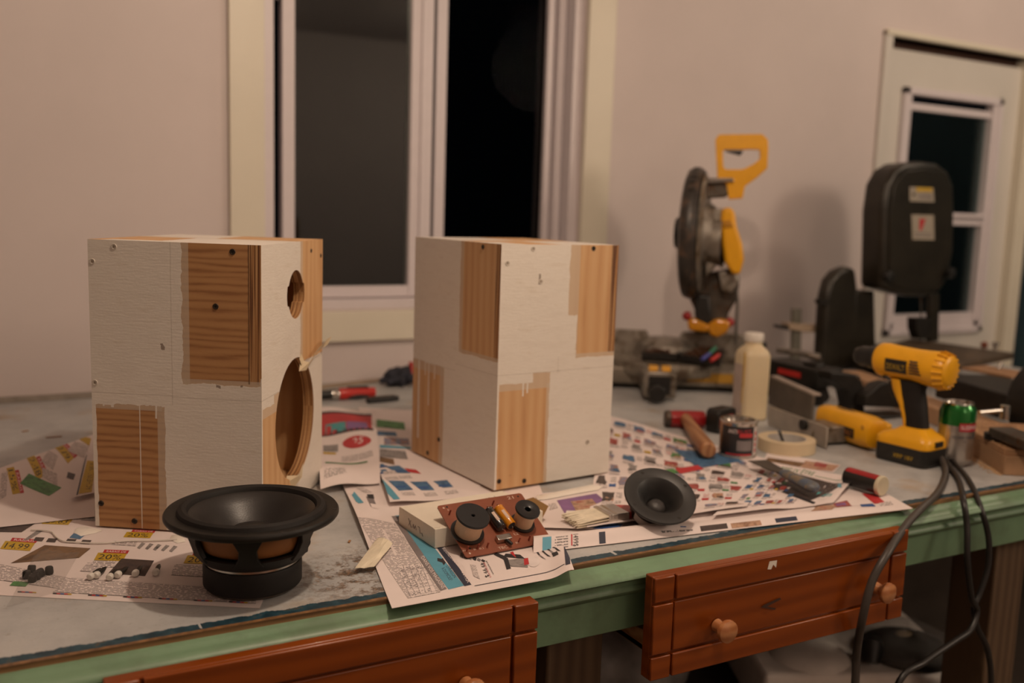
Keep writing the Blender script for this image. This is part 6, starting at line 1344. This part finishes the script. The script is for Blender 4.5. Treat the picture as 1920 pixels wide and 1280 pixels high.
blob([(1004, 930), (1050, 920), (1110, 908), (1130, 911), (1122, 918), (1080, 925), (1030, 935), (1008, 937)], .0047, 'long white paint drip along the foot of the plain cabinet')
c = [G(*q, .0095) for q in ((666, 1063), (701, 1060), (735, 1021), (706, 1010))]; cc = sum(c)/4
mb = MB(); V = []
rows = 5
for j in range(rows):
    for i in range(rows):
        a_, b_ = i/(rows-1), j/(rows-1); p = (c[0]*(1-a_)+c[1]*a_)*(1-b_)+(c[3]*(1-a_)+c[2]*a_)*b_; V.append((p[0]-cc[0]+R_.uniform(-.001, .001), p[1]-cc[1], .0045*math.sin(a_*3.1)*b_+.002*R_.random()+.003*b_))
F = [(j*rows+i, j*rows+i+1, (j+1)*rows+i+1, (j+1)*rows+i) for j in range(rows-1) for i in range(rows-1)]
mb.add(V, F, M('pale_masking_tape', (0.72, 0.64, 0.49), .55)); o = mb.build('tape_scrap', None, smooth=0, recalc=False); o.location = (cc[0], cc[1], .0065); md = o.modifiers.new('thick', 'SOLIDIFY'); md.thickness = .0005; tag(o, 'crumpled scrap of masking tape on the delivery-banner flyer', 'tape scrap')
s = Sheet('paper_scrap', 'torn paper with a reddish flower picture under the masking tape roll', [(1430, 868), (1562, 886), (1576, 872), (1440, 845)], .0004, lambda a, b: .0005, nu=12, nv=8)
s.patch([(1500, 878), (1560, 884), (1574, 873), (1510, 864)], P_SKIN, 5); s.patch([(1432, 868), (1500, 876), (1508, 868), (1440, 858)], P_BROWN, 5); s.patch([(1525, 874), (1548, 878), (1552, 870), (1530, 866)], P_RED, 4)
o = s.done(); o['category'] = 'paper'; del o['group']
# clear bag with black rubber feet
c = G(62, 1078, 0)
for i, (px, py) in enumerate(((50, 1074), (58, 1064), (68, 1076), (78, 1070), (92, 1066), (60, 1080))):
    p = G(px, py, .008); o = MB().lathe([(0, 0), (.0046, 0), (.0050, .002), (.0046, .008), (.0036, .0093), (0, .0095)], RUBBER, 20).build('rubber_foot', None); o.location = (p[0], p[1], .0016); o.rotation_euler = (0, .3*(i % 2), i)
    tag(o, 'black rubber foot among six inside the clear plastic bag', 'rubber foot', 'rubber feet in the bag')
rg = random.Random(11); nb = 26; V = []; q = [G(*p, .002)[:2] for p in ((12, 1138), (108, 1108), (150, 1034), (64, 1040))]; cc = sum(q)/4
for s_ in (0, 1):
    for j in range(nb+1):
        for i in range(nb+1):
            a_, b_ = i/nb, j/nb; p = (q[0]*(1-a_)+q[1]*a_)*(1-b_)+(q[3]*(1-a_)+q[2]*a_)*b_; e = min(a_, 1-a_, b_, 1-b_)
            hgt = min(1, e*5)*(.018*math.exp(-((a_-.4)**2+(b_-.55)**2)*6)+.005*abs(math.sin(9*a_+4*b_+math.sin(7*b_)*2))+.003*rg.random())
            V.append((p[0]-cc[0], p[1]-cc[1], .0002+(hgt+.0006 if s_ else 0.0)))
n1 = (nb+1)**2; F = [(s_*n1+j*(nb+1)+i, s_*n1+j*(nb+1)+i+1, s_*n1+(j+1)*(nb+1)+i+1, s_*n1+(j+1)*(nb+1)+i) for s_ in (0, 1) for j in range(nb) for i in range(nb)]
o = MB().add(V, F, BAG).build('plastic_bag', None, smooth=80, recalc=False); o.location = (cc[0], cc[1], .0012); tag(o, 'small clear plastic bag of black rubber feet at the front left', 'plastic bag')
# chips and crumbs on the bare bench
for i, (px, py, lab) in enumerate(((47, 808, 'pale wood chip on the bare bench near the left edge of the picture'), (101, 819, 'thin reddish wood sliver on the bare bench left of the holed cabinet'), (4, 887, 'orange crumb on the bench at the left edge of the picture'), (655, 1015, 'pale crumb on the rusty bench left of the delivery flyer'))):
    p = G(px, py, .001); L = (.006, .014, .007, .004)[i]; o = MB().box(-L, L, -.0015, .0015, 0, .0018, PINE if i != 1 else MDF).build('wood_chip', None, bev=.0004); o.location = (p[0], p[1], .0003); o.rotation_euler = (0, 0, (.2, 0, .6, 1)[i]); tag(o, lab, 'wood chip')

# ---------------------------------------------------------------- under the bench
FOAM = M('white_foam', (0.84, 0.77, 0.71), .7, var=.05, bump=.2, bs=300); zf = -.445
q = [G(*p, zf) for p in ((1418, 1240), (1520, 1330), (1829, 1266), (1745, 1196), (1560, 1150))]
q = [G(1418, 1240, zf), None, G(1829, 1266, zf), G(1765, 1208, zf)]
a, b_ = q[2][:2], q[3][:2]; dd = (b_-a); dd /= np.linalg.norm(dd); pp = np.array([-dd[1], dd[0]]); Wt = np.dot(q[0][:2]-a, pp)
foot = [a, a+dd*.42, a+dd*.42+pp*Wt, a+pp*Wt]; c = sum(foot)/4
ft = thing('foam_tray', 'white foam packing block under the bench', 'foam block', (c[0], c[1], -.5499)); T = W2L(ft)
mb = MB(); mb.prism([tuple(p) for p in foot], -.5499, zf, FOAM, T); mb.build('foam_body', ft, bev=.012, seg=3)
p = G(1530, 1235, zf); MB().lathe([(0, .020), (.05, .018), (.075, .010), (.085, -.002), (0, -.002)], FOAM, 40, T @ TR(p[0], p[1]+.02, zf)).build('foam_dome', ft)
p = G(1700, 1225, zf); fn = thing('round_fan_guard', 'round dark appliance wrapped in clear plastic on the foam block', 'appliance', (p[0], p[1], zf+.0005)); 
MB().lathe([(0, 0), (.085, 0), (.092, .004), (.092, .016), (.080, .024), (.03, .029), (0, .030)], BLACKM, 56).build('housing', fn)
lump('plastic_wrap', fn, (0, 0, .020), .10, (1.06, 1.03, .34), clear_mat('wrinkled_clear_plastic', (0.30, 0.28, 0.26), 0.25, .1), 5, .3, 36)
mb = MB(); mb.sph((.01, .02, .034), .018, M('tan_label', (.30, .22, .13), .6), 10, (1.2, .8, .15)); mb.build('label', fn)
MB().tube([(-.085, .02, .03), (-.115, .0, .035), (-.125, -.01, .01)], [.022, .026, .018], BLACKP, 16).build('handle', fn)
p = G(1165, 1262, -.50); o = thing('plastic_sack', 'crumpled pale plastic sack in the dark under the bench', 'sack', (p[0], p[1], -.5497)); lump('sack', o, (0, 0, .085), .13, (1.1, .9, .8), M('grey_plastic_sack', (0.22, 0.20, 0.19), .45, var=.2), 9, .35, 36)
p = G(1735, 1085, -.38); o = thing('wrapped_panel', 'dark plastic-wrapped panel leaning under the bench behind the drawer', 'panel', (p[0], p[1], -.5497), -.5)
MB().box(-.12, .085, -.01, .02, 0, .36, M('dark_wrapped_panel', (0.045, 0.038, 0.032), .3, var=.4, vs=10, bump=.5, bs=25)).build('panel', o, bev=.004)
MB().cyl((.06, -.012, .335), (.075, -.02, .345), .010, .010, REDP, 14).build('red_cap', o)
for i, (px, z0, z1, wd, hgt) in enumerate(((1798, -.55, -.20, .05, .33), (1816, -.55, -.2, .04, .36), (1785, -.55, -.2, .06, .22))):
    p = PY(px, 1120, 1.75); o = MB().box(-wd/2, wd/2, -.02, .02, 0, hgt, WOOD('rough_offcut', (0.26, 0.17, 0.09), (0.13, 0.07, 0.03), 'z', 1.2, .8)).build('timber_offcut', None); o.location = (p[0], p[1]+.05*i, -.5497); o.rotation_euler = (0, 0, -.5+.2*i)
    tag(o, ['middle-height timber offcut standing under the bench by the post', 'tallest timber offcut standing under the bench by the post', 'shortest timber offcut standing under the bench by the post'][i], 'offcut', 'timber offcuts under the bench')
